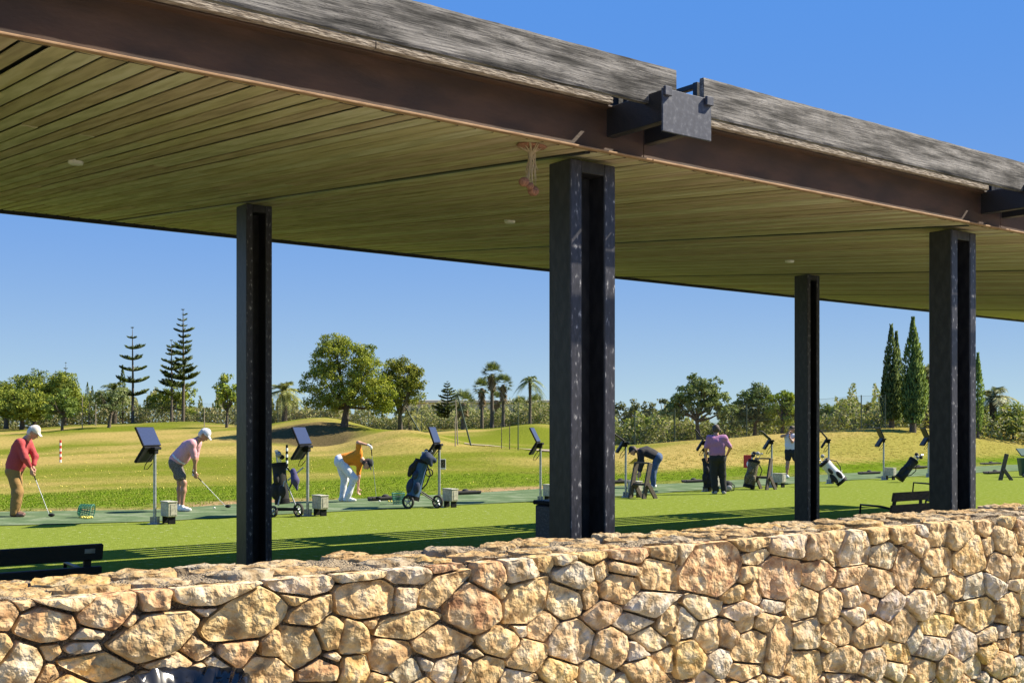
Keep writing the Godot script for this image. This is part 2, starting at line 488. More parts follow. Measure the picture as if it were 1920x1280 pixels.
# short blades standing on the fairway, and range balls left on it
func grass_and_balls() -> void:
	var r2 := RandomNumberGenerator.new()
	r2.seed = 31
	var t := MB.new()
	for k in 5:
		var a := TAU * k / 5.0 + 0.3
		var dd := Vector3(cos(a), 0, sin(a))
		var sd := Vector3(-sin(a), 0, cos(a)) * 0.012
		var base := dd * 0.03
		t.flat(base - sd, base + sd, base + dd * 0.035 + Vector3(0, 0.034, 0), dd + Vector3.UP)
	var mm := MultiMesh.new()
	mm.transform_format = MultiMesh.TRANSFORM_3D
	mm.use_colors = true
	mm.mesh = t.mesh()
	var xf := []
	var cs := []
	for k in 70000:
		var d := 19.0 + 50.0 * pow(r2.randf(), 1.5)
		var b := r2.randf_range(-60.0, 1980.0)
		var p := site(b, d)
		var s := past_tee(p.x, p.z)
		if s < 0.25 or (s < 1.6 and r2.randf() < 0.85):
			continue
		p.y = land(p.x, p.z) - 0.005
		var g := r2.randf_range(0.8, 1.6)
		xf.append(Transform3D(Basis(Vector3.UP, r2.randf() * TAU).scaled(Vector3(g, g * r2.randf_range(0.5, 1.0) * (1.0 if s < 8.0 else 0.4), g)), p))
		var dryness := clampf(smoothstep(7.0, 10.0, s * (1.0 + smoothstep(900.0, 1250.0, b) + smoothstep(1250.0, 1700.0, b))) * (0.7 + 0.3 * smoothstep(1050.0, 1400.0, b)) + r2.randf_range(-0.35, 0.35), 0.0, 1.0)
		cs.append(Color(.165, .235, .028).lerp(Color(.44, .345, .125), dryness))
	mm.instance_count = xf.size()
	for k in xf.size():
		mm.set_instance_transform(k, xf[k])
		mm.set_instance_color(k, cs[k])
	var g2 := MultiMeshInstance3D.new()
	g2.name = "grass_blades"
	g2.multimesh = mm
	g2.material_override = M.foliage
	add_child(g2)
	tag(g2, "short grass blades growing on the range", "grass", "", "stuff")
	var bm := MB.new()
	bm.ball(Vector3(0, 0.02, 0), Vector3.ONE * 0.0214, 4)
	var mb := MultiMesh.new()
	mb.transform_format = MultiMesh.TRANSFORM_3D
	mb.mesh = bm.mesh()
	var at := []
	for k in 420:
		var p := site(r2.randf_range(0.0, 1920.0), r2.randf_range(32.0, 66.0))
		if past_tee(p.x, p.z) > 2.0:
			p.y = land(p.x, p.z) + 0.01
			at.append(Transform3D(Basis.IDENTITY, p))
	mb.instance_count = at.size()
	for k in at.size():
		mb.set_instance_transform(k, at[k])
	var g3 := MultiMeshInstance3D.new()
	g3.name = "range_balls"
	g3.multimesh = mb
	g3.material_override = M.ball_yellow
	add_child(g3)
	tag(g3, "yellow range balls scattered over the grass", "golf balls", "", "stuff")

func build_ground() -> void:
	var X := axis([[-1500.0, -300.0, 200.0], [-300.0, -80.0, 10.0], [-80.0, -30.0, 2.0], [-30.0, 45.0, 0.9], [45.0, 110.0, 2.2], [110.0, 300.0, 12.0], [300.0, 1500.0, 200.0]])
	var D := axis([[-400.0, -40.0, 60.0], [-40.0, 20.0, 10.0], [20.0, 62.0, 0.75], [62.0, 110.0, 1.6], [110.0, 200.0, 6.0], [200.0, 500.0, 30.0], [500.0, 2600.0, 300.0]])
	var nx := X.size()
	var v := PackedVector3Array()
	var c := PackedColorArray()
	var idx := PackedInt32Array()
	var patch := FastNoiseLite.new()
	patch.frequency = 0.02
	patch.fractal_octaves = 5
	patch.seed = 8
	var streak := FastNoiseLite.new()
	streak.frequency = 0.03
	streak.fractal_octaves = 4
	streak.seed = 18
	var back := tee_row(2)
	for d in D:
		for r in X:
			var p := Vector3(r * 0.7922 + d * 0.6103, 0, -(-r * 0.6103 + d * 0.7922))
			p.y = land(p.x, p.z)
			v.append(p)
			# what grows here: bare dirt by the mats, watered strip, then dry fairway with greener patches
			var s := past_tee(p.x, p.z)
			var b: float = 960.0 + 2184.0 * r / maxf(d, 5.0)
			var a := patch.get_noise_2d(p.x * 1.6, p.z * 1.6)
			var st := streak.get_noise_2d(p.x * 0.9, p.z * 4.5)
			var dry := 0.36 + a * 1.5 + st * 1.2 + smoothstep(1050.0, 1400.0, b) * 0.75 * smoothstep(4.0, 12.0, s)
			dry += 0.25 * smoothstep(50.0, 66.0, d) * (1.0 - smoothstep(880.0, 980.0, b))
			var tall := smoothstep(75.0, 95.0, d) * smoothstep(860.0, 960.0, b) * (1.0 - smoothstep(1080.0, 1160.0, b))
			dry -= 0.5 * tall
			dry = clampf(dry, 0.5 * smoothstep(1050.0, 1400.0, b), 1.0)
			var green := Color(.155, .180, .026)
			var straw := Color(.375, .285, .105)
			var col := green.lerp(straw, dry)
			if s > -1.0 and s < 60.0:
				var lush := 1.0 - smoothstep(7.5 + st * 2.0, 9.0 + st * 2.0, s * (1.0 + smoothstep(900.0, 1250.0, b) + smoothstep(1250.0, 1700.0, b)))
				col = col.lerp(Color(.105, .165, .014).lerp(Color(.155, .20, .024), clampf(st * 1.5 + 0.3, 0.0, 1.0)), lush)
				var bare := smoothstep(-0.15, 0.25, patch.get_noise_2d(p.x * 5.0 + 90.0, p.z * 5.0) + 0.12) * (1.0 - smoothstep(0.9, 1.9, s)) * (1.0 - smoothstep(1050.0, 1250.0, b) * 0.7)
				col = col.lerp(Color(.36, .235, .145), bare)
			# needle litter and bare soil on the mound, darkened to paint in the tree shadow
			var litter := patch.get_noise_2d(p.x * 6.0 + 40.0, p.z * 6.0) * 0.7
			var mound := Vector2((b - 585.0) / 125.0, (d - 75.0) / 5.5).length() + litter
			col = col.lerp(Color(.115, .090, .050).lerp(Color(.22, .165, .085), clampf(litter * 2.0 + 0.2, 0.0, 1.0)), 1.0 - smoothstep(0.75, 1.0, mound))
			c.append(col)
	for j in D.size() - 1:
		for i in nx - 1:
			var a := j * nx + i
			idx.append_array(PackedInt32Array([a, a + nx, a + 1, a + 1, a + nx, a + nx + 1]))
	var n := PackedVector3Array()
	n.resize(v.size())
	for k in range(0, idx.size(), 3):
		var q := (v[idx[k + 2]] - v[idx[k]]).cross(v[idx[k + 1]] - v[idx[k]])
		if q.y < 0:
			q = -q
		for j in 3:
			n[idx[k + j]] += q
	for k in n.size():
		n[k] = n[k].normalized()
	var arr := []
	arr.resize(Mesh.ARRAY_MAX)
	arr[Mesh.ARRAY_VERTEX] = v
	arr[Mesh.ARRAY_NORMAL] = n
	arr[Mesh.ARRAY_COLOR] = c
	arr[Mesh.ARRAY_INDEX] = idx
	var m := ArrayMesh.new()
	m.add_surface_from_arrays(Mesh.PRIMITIVE_TRIANGLES, arr)
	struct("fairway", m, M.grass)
	var f := tee_row(1)
	var near := []
	var mid := []
	for k in f.size():
		near.append(Vector3(f[k].x, 0, -3.6))
		mid.append(f[k].lerp(back[k], 0.3))
	struct("artificial_turf", strip(near, mid, 0.0, 0.0, 1), M.turf)
	struct("tee_mat_strip", strip(f, back, 0.012, 0.012, 1), M.tee_mat)
	grass_and_balls()
	# camera side of the wall
	var mb := MB.new()
	mb.quad(Vector3(-60, -0.005, -3.6), Vector3(90, -0.005, -3.6), Vector3(90, -0.005, 60), Vector3(-60, -0.005, 60), Vector3.UP)
	struct("gravel_ground", mb, M.gravel)
	# the dirt path in the dip
	var pa := []
	var pb := []
	for q in [[870.0, 64.0], [905.0, 62.5], [945.0, 61.0], [985.0, 59.0], [1030.0, 57.0], [1090.0, 55.0]]:
		pa.append(on_land(q[0], q[1]))
		pb.append(on_land(q[0], q[1] + 1.9))
	var pm := MB.new()
	for k in pa.size() - 1:
		for j in 6:
			for i in 3:
				var q := []
				for st in [[j, i], [j + 1, i], [j + 1, i + 1], [j, i + 1]]:
					var p: Vector3 = pa[k].lerp(pa[k + 1], st[0] / 6.0).lerp(pb[k].lerp(pb[k + 1], st[0] / 6.0), st[1] / 3.0)
					p.y = land(p.x, p.z) + 0.05
					q.append(p)
				pm.quad(q[0], q[1], q[2], q[3], Vector3.UP)
	struct("dirt_path", pm, M.path_dirt)

const STONES := [
	0.988,1.099,0.07,0.108,-5.6,0, 1.047,1.139,0.06,0.046,-5.2,0, 1.175,1.139,0.172,0.053,-8.2,1, 1.108,1.053,0.207,0.098,-6.0,2, 1.321,1.084,0.2,0.107,6.5,2, 1.477,1.109,0.112,0.073,2.7,2, 1.253,1.014,0.11,0.035,1.9,1, 1.247,0.97,0.106,0.038,-9.6,3,
	1.467,0.985,0.332,0.153,3.5,0, 1.686,1.112,0.33,0.069,2.6,1, 1.808,1.005,0.341,0.141,11.1,0, 2.044,1.121,0.243,0.1,-0.2,1, 2.073,1.005,0.187,0.093,10.7,0, 2.014,1.061,0.096,0.033,-5.1,0, 1.627,0.921,0.134,0.063,-16.0,4, 1.781,0.887,0.145,0.096,12.1,2,
	1.917,0.893,0.081,0.078,-33.5,0, 2.025,0.884,0.216,0.146,-11.0,0, 2.152,0.917,0.107,0.101,-6.2,0, 1.913,0.812,0.207,0.104,-25.1,0, 2.118,0.786,0.193,0.094,1.6,2, 1.036,0.941,0.121,0.126,14.0,1, 0.977,1.01,0.043,0.085,-6.5,0, 1.125,0.971,0.053,0.041,-26.6,0,
	1.28,0.899,0.267,0.089,-7.2,5, 1.518,0.881,0.157,0.055,0.7,1, 1.72,0.837,0.127,0.063,-34.6,3, 1.125,0.895,0.062,0.046,-7.4,0, 1.666,1.051,0.079,0.025,2.1,3, 1.39,1.048,0.037,0.03,-5.7,0, 2.164,0.828,0.077,0.041,-6.9,1, 2.312,1.027,0.255,0.138,-5.2,0,
	2.507,1.119,0.202,0.078,-6.9,3, 2.296,1.139,0.228,0.048,0.9,1, 2.495,1.011,0.109,0.106,-5.2,1, 2.683,1.048,0.262,0.094,25.5,0, 2.687,1.142,0.132,0.058,-4.1,2, 2.922,1.072,0.141,0.119,-8.5,2, 3.084,1.094,0.185,0.107,-4.2,3, 2.826,0.947,0.296,0.184,2.7,2,
	3.103,0.951,0.261,0.191,23.6,0, 2.507,0.921,0.366,0.099,6.9,0, 2.253,0.889,0.134,0.13,-8.9,0, 2.336,0.942,0.08,0.035,-5.8,0, 2.679,0.817,0.312,0.137,0.1,0, 2.96,0.796,0.238,0.112,-10.3,0, 2.433,0.796,0.195,0.119,-0.1,4, 3.328,0.923,0.218,0.141,-9.1,1,
	3.395,1.043,0.221,0.111,-10.5,3, 3.48,1.133,0.225,0.064,-7.5,0, 3.72,1.125,0.271,0.074,-5.9,2, 3.951,1.118,0.202,0.084,-3.7,0, 3.544,1.048,0.087,0.072,-4.3,0, 3.687,1.049,0.191,0.049,-10.1,0, 3.653,0.966,0.276,0.122,-1.1,0, 3.904,1.004,0.247,0.151,-4.4,0,
	3.485,0.949,0.096,0.104,-20.1,0, 3.544,0.855,0.231,0.105,5.6,4, 3.869,0.882,0.38,0.108,0.5,3, 3.732,0.795,0.382,0.066,-1.5,3, 3.201,0.834,0.219,0.108,9.7,0, 3.088,0.831,0.079,0.053,-21.7,1, 3.364,0.754,0.289,0.181,-2.6,1, 3.113,0.721,0.227,0.138,4.9,0,
	3.598,0.696,0.221,0.162,-21.4,4, 3.869,0.702,0.306,0.092,-12.0,1, 3.963,0.776,0.143,0.126,-5.8,0, 2.696,0.72,0.162,0.123,5.2,1, 2.499,0.731,0.15,0.092,-3.1,3, 2.885,0.682,0.2,0.119,0.7,0, 2.776,0.71,0.073,0.081,-15.2,0, 2.249,0.77,0.135,0.137,-11.5,5,
	2.368,0.72,0.098,0.035,-7.5,0, 3.064,0.636,0.194,0.061,-7.4,1, 3.292,0.63,0.239,0.109,-14.8,5, 3.522,0.592,0.241,0.096,-13.2,1, 3.766,0.66,0.115,0.066,-6.7,3, 3.811,0.564,0.373,0.133,-10.8,0, 3.939,0.606,0.143,0.084,-6.9,0, 3.211,1.123,0.12,0.07,-4.0,0,
	2.978,1.012,0.076,0.045,-4.9,0, 3.323,1.127,0.123,0.047,-3.9,1, 4.011,0.716,0.072,0.068,-6.2,0, 2.83,0.759,0.11,0.037,-6.8,1, 2.601,0.747,0.069,0.043,-7.1,3, 4.277,1.006,0.486,0.253,-7.7,2, 4.084,1.122,0.098,0.111,-3.6,1, 4.565,1.119,0.284,0.063,-3.4,0,
	4.85,1.093,0.287,0.111,-3.5,1, 4.613,1.044,0.202,0.054,2.8,1, 5.085,1.064,0.181,0.114,-3.6,0, 5.268,1.087,0.14,0.087,-3.4,0, 5.41,1.034,0.289,0.215,8.8,1, 5.63,1.095,0.217,0.08,-3.2,0, 5.843,1.098,0.226,0.092,-3.1,0, 6.019,1.016,0.233,0.103,-6.4,0,
	6.21,1.057,0.204,0.126,-3.3,0, 6.475,1.047,0.306,0.129,2.3,0, 6.743,1.071,0.163,0.077,-3.0,0, 6.97,0.986,0.317,0.157,-6.1,0, 6.783,0.969,0.164,0.088,-3.5,0, 6.582,0.927,0.372,0.239,0.6,5, 6.219,0.904,0.279,0.179,-6.9,0, 5.921,0.884,0.264,0.246,-8.9,0,
	5.68,0.977,0.253,0.14,-5.6,1, 4.793,0.917,0.341,0.202,-4.5,2, 5.107,0.916,0.285,0.142,-1.3,2, 5.386,0.894,0.314,0.107,14.8,0, 5.622,0.831,0.344,0.17,1.3,0, 4.451,0.873,0.143,0.08,1.8,5, 4.565,0.872,0.136,0.108,-4.9,0, 4.538,0.955,0.166,0.063,9.1,0,
	4.207,0.825,0.278,0.113,-8.8,1, 4.491,0.78,0.306,0.098,-3.5,1, 4.737,0.779,0.195,0.064,-2.1,3, 4.981,0.771,0.279,0.15,-2.1,0, 5.199,0.746,0.201,0.172,-10.3,0, 5.394,0.776,0.176,0.117,-5.0,1, 5.556,0.727,0.165,0.099,-8.2,2, 5.426,0.671,0.323,0.088,-11.7,1,
	5.757,0.689,0.273,0.141,13.2,3, 6.063,0.681,0.302,0.156,0.5,1, 6.091,0.809,0.164,0.094,-4.6,0, 6.237,0.771,0.205,0.095,-4.7,0, 6.417,0.756,0.231,0.129,-4.7,0, 6.622,0.728,0.235,0.153,0.7,3, 6.845,0.726,0.242,0.133,-15.8,3, 6.897,0.823,0.251,0.179,-5.8,0,
	7.098,0.814,0.151,0.148,-4.2,0, 7.098,0.706,0.173,0.068,-4.7,1, 6.294,0.649,0.189,0.117,-5.3,0, 6.642,0.552,0.461,0.218,-5.6,5, 7.012,0.549,0.246,0.158,2.5,0, 4.108,0.748,0.136,0.128,-5.9,3, 4.245,0.682,0.191,0.148,-6.2,0, 4.386,0.675,0.21,0.124,-6.2,4,
	4.681,0.707,0.219,0.082,-0.6,0, 5.01,0.603,0.223,0.169,-6.2,1, 5.268,0.59,0.266,0.145,-6.1,0, 5.58,0.556,0.367,0.139,2.9,0, 5.877,0.555,0.263,0.184,-6.0,0, 6.001,0.47,0.189,0.114,11.7,3, 6.237,0.528,0.364,0.148,0.8,5, 6.164,0.41,0.381,0.147,4.9,3,
	6.504,0.393,0.311,0.205,-3.7,3, 6.763,0.402,0.225,0.099,-6.2,1, 6.97,0.407,0.191,0.09,-6.1,3, 7.098,0.45,0.152,0.102,-5.8,0, 4.558,0.589,0.279,0.153,0.0,0, 4.518,0.715,0.169,0.081,4.2,0, 4.779,0.569,0.214,0.276,-14.3,0, 4.996,0.445,0.297,0.169,-7.1,0,
	5.307,0.436,0.347,0.136,-6.9,0, 5.199,0.525,0.139,0.048,-6.5,0, 5.589,0.376,0.233,0.159,-7.1,1, 5.825,0.418,0.296,0.112,-12.6,5, 4.12,0.593,0.211,0.172,-6.9,5, 4.321,0.542,0.181,0.123,-7.0,3, 4.518,0.473,0.283,0.089,-7.3,0, 5.791,0.311,0.242,0.111,-7.3,1,
	6.073,0.285,0.273,0.135,-7.2,0, 6.35,0.25,0.287,0.138,-7.2,0, 6.602,0.24,0.22,0.109,-7.1,1, 6.783,0.306,0.226,0.122,-6.7,5, 6.97,0.334,0.127,0.079,-6.5,0, 7.098,0.326,0.173,0.148,-6.4,0, 6.907,0.213,0.315,0.168,-7.1,0, 4.22,0.477,0.317,0.052,-7.5,1,
	5.284,0.337,0.393,0.058,-7.5,1,
]

# ---------- canopy ----------
func ceil_y(v: float) -> float:
	return 3.29 + SLOPE * (v - 5.18)

func rough_beam(a: Vector3, b: Vector3, wide: float, tall: float, amp: float, seed_: int) -> MB:
	# a weathered timber from a to b (along x), its corners worn unevenly
	var mb := MB.new()
	var steps := int((b.x - a.x) / 0.045)
	var nz := FastNoiseLite.new()
	nz.frequency = 0.9
	nz.fractal_octaves = 4
	nz.seed = seed_
	var ring := [[-0.5, -0.5], [-0.5, 0.0], [-0.5, 0.44], [-0.4, 0.5], [0.4, 0.5], [0.5, 0.44], [0.5, -0.44], [0.4, -0.5], [-0.42, -0.5]]
	ring[0] = [-0.5, -0.45]
	var rows := []
	for k in steps + 1:
		var p := a.lerp(b, float(k) / steps)
		var row := []
		for q in ring.size():
			var w := nz.get_noise_2d(p.x * 6.0, q * 31.0) * amp
			row.append(p + Vector3(0, ring[q][1] * tall + w, -ring[q][0] * wide * -1.0 + nz.get_noise_2d(p.x * 5.0 + 77.0, q * 31.0) * amp * 0.7))
		rows.append(row)
	for k in steps:
		for q in ring.size():
			var q2 := (q + 1) % ring.size()
			var mid: Vector3 = (rows[k][q] + rows[k][q2]) / 2.0 - a.lerp(b, float(k) / steps)
			mid.x = 0.0
			mb.quad(rows[k][q], rows[k][q2], rows[k + 1][q2], rows[k + 1][q], mid)
	for k in [0, steps]:
		for q in range(1, ring.size() - 1):
			mb.flat(rows[k][0], rows[k][q], rows[k][q + 1], Vector3(-1 if k == 0 else 1, 0, 0))
	return mb

func build_canopy() -> void:
	var o := thing("golf_range_canopy", "long open-sided canopy with green-brown boarded ceiling on paired black steel columns", "canopy", Vector3(0, 0, 0))
	var tilt := Basis(Vector3.RIGHT, atan(SLOPE))
	var cl := sqrt(1.0 + SLOPE * SLOPE)
	# columns: two upright boxes joined by a recessed web, a cap plate on top
	var kit := {}
	for row in 2:
		var v: float = [5.18, 9.6][row]
		var top := ceil_y(v) - 0.004 if row == 1 else 3.279
		var fl := MB.new()
		var k2: float = [1.0, 0.70][row]
		var k3: float = [1.0, 1.07][row]
		fl.box(Vector3(0, top / 2.0, 0), Vector3(0.088 * k2, top, 0.2 * k3), 0.006)
		var web := MB.new()
		web.box(Vector3(0, (top - 0.07) / 2.0, 0), Vector3(0.181 * k2, top - 0.07, 0.05))
		var cap := MB.new()
		cap.box(Vector3(0, top - 0.036, 0), Vector3(0.179 * k2, 0.07, 0.196 * k3), 0.004)
		var foot := MB.new()
		foot.box(Vector3(0, 0.012, 0), Vector3(0.5, 0.02, 0.34), 0.004)
		var wf := MB.new()
		wf.box(Vector3(0, top / 2.0, 0), Vector3(0.080 * k2, top - 0.01, 0.006), 0.002)
		kit[row] = [fl.mesh(), web.mesh(), cap.mesh(), foot.mesh(), wf.mesh()]
	for k in range(-1, 6):
		for row in 2:
			var v: float = [5.18, 9.6][row]
			var c := Node3D.new()
			c.name = "column"
			o.add_child(c, true)
			var k2: float = [1.0, 0.70][row]
			c.position = Vector3(U0 + BAY * k + 0.1775 * k2, 0, -(v + 0.1))
			if row == 1:
				c.position.x += -0.065 * k - (0.22 if k == 3 else 0.0)
			for s in [-1.0, 1.0]:
				part(c, "column_side", kit[row][0], M.black_steel).position.x = s * 0.1335 * k2
			part(c, "web_plate", kit[row][1], M.black_steel).position.z = -0.06
			for s in [-1.0, 1.0]:
				part(c, "worn_face_plate", kit[row][4], M.worn_steel).position = Vector3(s * 0.1335 * k2, 0, 0.1 * [1.0, 1.07][row])
			part(c, "cap_plate", kit[row][2], M.black_steel)
			part(c, "base_plate", kit[row][3], M.black_steel)
	# front beam, one length per bay
	for k in range(-1, 6):
		var a := U0 + BAY * k + 0.43
		var b := a + BAY - 0.004
		var mid := (a + b) / 2.0
		var beam := Node3D.new()
		beam.name = "edge_beam"
		o.add_child(beam, true)
		var w := MB.new()
		w.box(Vector3(mid, 3.418, -5.018), Vector3(b - a, 0.259, 0.014), 0.002)
		part(beam, "beam_web", w, M.rust_steel)
		w = MB.new()
		w.box(Vector3(mid, 3.2815, -4.950), Vector3(b - a, 0.012, 0.036), 0.003)
		part(beam, "bottom_flange", w, M.rust_edge)
		w = MB.new()
		w.box(Vector3(mid, 3.549, -5.0), Vector3(b - a, 0.012, 0.10), 0.003)
		part(beam, "top_flange", w, M.rust_steel)
		# pale batten under the timber, in two lengths
		for h in 2:
			var x0 := a - 0.14 if h == 0 else a + BAY * 0.52
			var x1 := a + BAY * 0.52 - 0.006 if h == 0 else b - 0.33
			w = rough_beam(Vector3(x0, 3.5745, -4.955), Vector3(x1, 3.5745, -4.955), 0.075, 0.037, 0.0025, 7 + k * 3 + h)
			part(o, "batten", w, M.batten_wood)
		w = rough_beam(Vector3(U0 + BAY * k + 0.56, 3.614, -4.667), Vector3(U0 + BAY * (k + 1) + 0.335, 3.614, -4.667), 0.036, 0.222, 0.0035, 40 + k)
		part(o, "fascia_timber", w, M.grey_wood, "weathered grey fascia timber with knots and cracks")
		w = MB.new()
		w.box(Vector3(mid, 3.632, -5.066), Vector3(b - a, 0.155, 0.02), 0.002)
		part(o, "sky_block_plate", w, M.black_paint)  # added black plate, blocks the sky so the gap above the batten stays dark
		# struts from the beam top to the timber
		for x in [0.30, 0.59]:
			var st := MB.new()
			var ux: float = U0 + BAY * k + x
			st.box(Vector3(ux, 3.655, -4.735), Vector3(0.035, 0.13, 0.035), 0.003)
			st.box(Vector3(ux, 3.70, -4.88), Vector3(0.035, 0.03, 0.26), 0.003)
			st.box(Vector3(ux, 3.64, -4.88), Vector3(0.03, 0.03, 0.30), 0.003, Basis(Vector3.RIGHT, 0.5))
			st.box(Vector3(ux, 3.65, -5.02), Vector3(0.035, 0.14, 0.035), 0.003)
			part(o, "fascia_strut", st, M.black_paint)
		# paired outrigger arms with an end plate
		var uk := U0 + BAY * k
		var br := Node3D.new()
		br.name = "outrigger_bracket"
		o.add_child(br, true)
		for x in [0.125, 0.425]:
			var ar := MB.new()
			ar.box(Vector3(uk + x, 3.468, -4.76), Vector3(0.012, 0.17, 0.475), 0.002)
			ar.box(Vector3(uk + x + 0.03, 3.388, -4.76), Vector3(0.048, 0.01, 0.475), 0.002)
			ar.box(Vector3(uk + x + 0.03, 3.548, -4.76), Vector3(0.048, 0.01, 0.475), 0.002)
			part(br, "arm", ar, M.black_paint)
		var pl := MB.new()
		pl.box(Vector3(uk + 0.27, 3.43, -4.508), Vector3(0.385, 0.236, 0.014), 0.003)
		part(br, "end_plate", pl, M.slate_paint)
		for x in [0.105, 0.432]:
			var tb := MB.new()
			tb.box(Vector3(uk + x, 3.53, -4.49), Vector3(0.055, 0.05, 0.02), 0.003)
			part(br, "tab", tb, M.slate_paint)
		# cross line of the ceiling at the columns
		var jn := MB.new()
		jn.box(Vector3(uk + 0.02, ceil_y(9.1) + 0.013, -9.1), Vector3(0.035, 0.012, 8.1 * cl), 0.0, tilt)
		part(o, "ceiling_joint_strip", jn, M.black_paint)
	# ceiling boards, every one its own piece
	var pitch := (BAY - 0.05) / 34.0
	var woods := ["ceiling_wood", "ceiling_wood_brown", "ceiling_wood_pale", "ceiling_wood_dark"]
	var rest := MB.new()
	var shared := {}
	for k in range(-1, 6):
		for i in 34:
			var x := U0 + BAY * k + 0.045 + pitch * (i + 0.5)
			if k == 5 and i > 12:
				continue
			var cuts := [4.972, 13.18]
			if k == -1 and i >= 10:
				cuts = [4.972, 7.2 + 0.9 * (i % 3) + rng.randf() * 0.1, 10.4 + 0.8 * ((i + 1) % 3) + rng.randf() * 0.1, 13.18]
			for j in cuts.size() - 1:
				var v0: float = cuts[j]
				var v1: float = cuts[j + 1] - (0.003 if j < cuts.size() - 2 else 0.0)
				var vm := (v0 + v1) / 2.0
				var gap := (0.021 if k < 1 else 0.016) + (0.010 if rng.randf() < 0.12 else 0.0)
				var drop := rng.randf_range(0.0, 0.006)
				var roll := Basis(Vector3.BACK, rng.randf_range(-0.03, 0.03))
				var at := Vector3(x + rng.randf_range(-0.0015, 0.0015), ceil_y(vm) + 0.020 - drop, -vm)
				var wd: String = woods[rng.randi() % 4]
				if k >= 4:
					rest.box(at, Vector3(pitch - gap, 0.010, (v1 - v0) * cl), 0.0, tilt)
					continue
				var key := "%.2f %.3f" % [v1 - v0, gap]
				if not shared.has(key):
					var mb := MB.new()
					mb.box(Vector3.ZERO, Vector3(pitch - gap, 0.010, (v1 - v0) * cl), 0.003)
					shared[key] = mb.mesh()
				var q := part(o, "ceiling_board", shared[key], M[wd])
				q.transform = Transform3D(tilt * roll, at)
	part(o, "far_ceiling_boards", rest, M.ceiling_wood).set_meta("kind", "stuff")
	var rf := MB.new()
	var x0 := U0 - BAY
	var x1 := U0 + BAY * 5.4
	rf.box(Vector3((x0 + x1) / 2.0, ceil_y(9.1) + 0.17, -9.12), Vector3(x1 - x0, 0.27, 8.15 * cl), 0.0, tilt)
	part(o, "roof_deck", rf, M.black_paint)
	var fe := MB.new()
	fe.box(Vector3((x0 + x1) / 2.0, ceil_y(13.2) + 0.12, -13.225), Vector3(x1 - x0, 0.29, 0.03), 0.004)
	part(o, "far_edge_beam", fe, M.black_paint)
	# unseen slats and trays past the far edge, added to stripe the turf shadow
	for s in 5:
		var sl := MB.new()
		sl.box(Vector3((x0 + x1) / 2.0, ceil_y(13.2) + 0.42, -(13.42 + s * 0.26)), Vector3(x1 - x0, 0.05, 0.15), 0.004)
		part(o, "shadow_slat", sl, M.grey_wood)
	for k in range(-1, 6):
		var ca := MB.new()
		ca.box(Vector3(U0 + BAY * k + 0.18, ceil_y(13.2) + 0.36, -13.85), Vector3(0.10, 0.06, 1.35), 0.004)
		part(o, "shadow_slat_bracket", ca, M.black_paint)
		ca = MB.new()
		ca.box(Vector3(U0 + BAY * k + 1.1, ceil_y(13.2) + 0.46, -13.85), Vector3(1.3, 0.02, 1.1), 0.004)
		part(o, "shadow_tray", ca, M.black_paint)
	# small round lamps in the ceiling: (along, across)
	for q in [[2.6, 8.48], [6.48, 8.45], [10.6, 8.58]]:
		var t := thing("ceiling_downlight", {2.6: "pale ceiling downlight nearest the left edge", 6.48: "pale ceiling downlight left of the big column", 10.6: "pale ceiling downlight above the slim right column"}[q[0]], "lamp", Vector3(q[0], ceil_y(q[1]), -q[1]), 0.0, "downlights in the canopy ceiling")
		var ri := MB.new()
		ri.lathe([Vector2(0.0, -0.012), Vector2(0.036, -0.012), Vector2(0.036, -0.016), Vector2(0.046, -0.014), Vector2(0.052, -0.004), Vector2(0.052, 0.022)], 20, Transform3D(tilt, Vector3.ZERO))
		part(t, "trim_ring", ri, M.lamp_trim)
		var le := MB.new()
		le.lathe([Vector2(0.0, -0.0145), Vector2(0.035, -0.0135)], 16, Transform3D(tilt, Vector3.ZERO))
		part(t, "lens", le, M.white_plastic)
	# old swallow nest: straw tuft hanging from the boards with mud lumps
	var nb := Vector3(4.09, ceil_y(5.13), -5.13)
	var nest := thing("bird_nest", "dry straw tuft with clay lumps hanging from the ceiling boards", "nest", nb)
	var sm := MB.new()
	for k in 34:
		var a := rng.randf() * TAU
		var d := Vector3(cos(a), 0, sin(a))
		var r0 := rng.randf_range(0.01, 0.10)
		var p0 := d * r0 + Vector3(0, 0.002, 0)
		var fall := rng.randf_range(0.12, 0.24) if k < 22 else 0.03
		var e := Vector3(rng.randf_range(-0.045, 0.03), -fall, rng.randf_range(-0.03, 0.03))
		sm.tube([p0, d * 0.02 + Vector3(0, -0.03, 0), e.lerp(d * 0.02, 0.5) + Vector3(0, -0.01, 0), e], [0.003, 0.0035, 0.003, 0.002], 4)
	part(nest, "straw", sm, M.straw)
	var pad := MB.new()
	pad.ball(Vector3(0, 0.004, 0), Vector3(0.10, 0.018, 0.07), 6)
	part(nest, "mud_pad", pad, M.mud)
	for q in [[-0.055, -0.205, 0.0, 0.032], [-0.02, -0.225, 0.01, 0.024], [0.02, -0.245, -0.01, 0.034]]:
		var b := MB.new()
		b.ball(Vector3(q[0], q[1], q[2]), Vector3(q[3], q[3] * 0.85, q[3]), 6)
		part(nest, "clay_lump", b, M.mud)

# ---------- the stone wall ----------
const WF := 3.92
const WTOP := 1.135

func support(s: Array, dir: Vector2) -> float:
	var a: float = deg_to_rad(s[4])
	var d := Vector2(dir.x * cos(a) + dir.y * sin(a), -dir.x * sin(a) + dir.y * cos(a))
	return 1.0 / sqrt(pow(d.x / (s[2] / 2.0), 2) + pow(d.y / (s[3] / 2.0), 2))

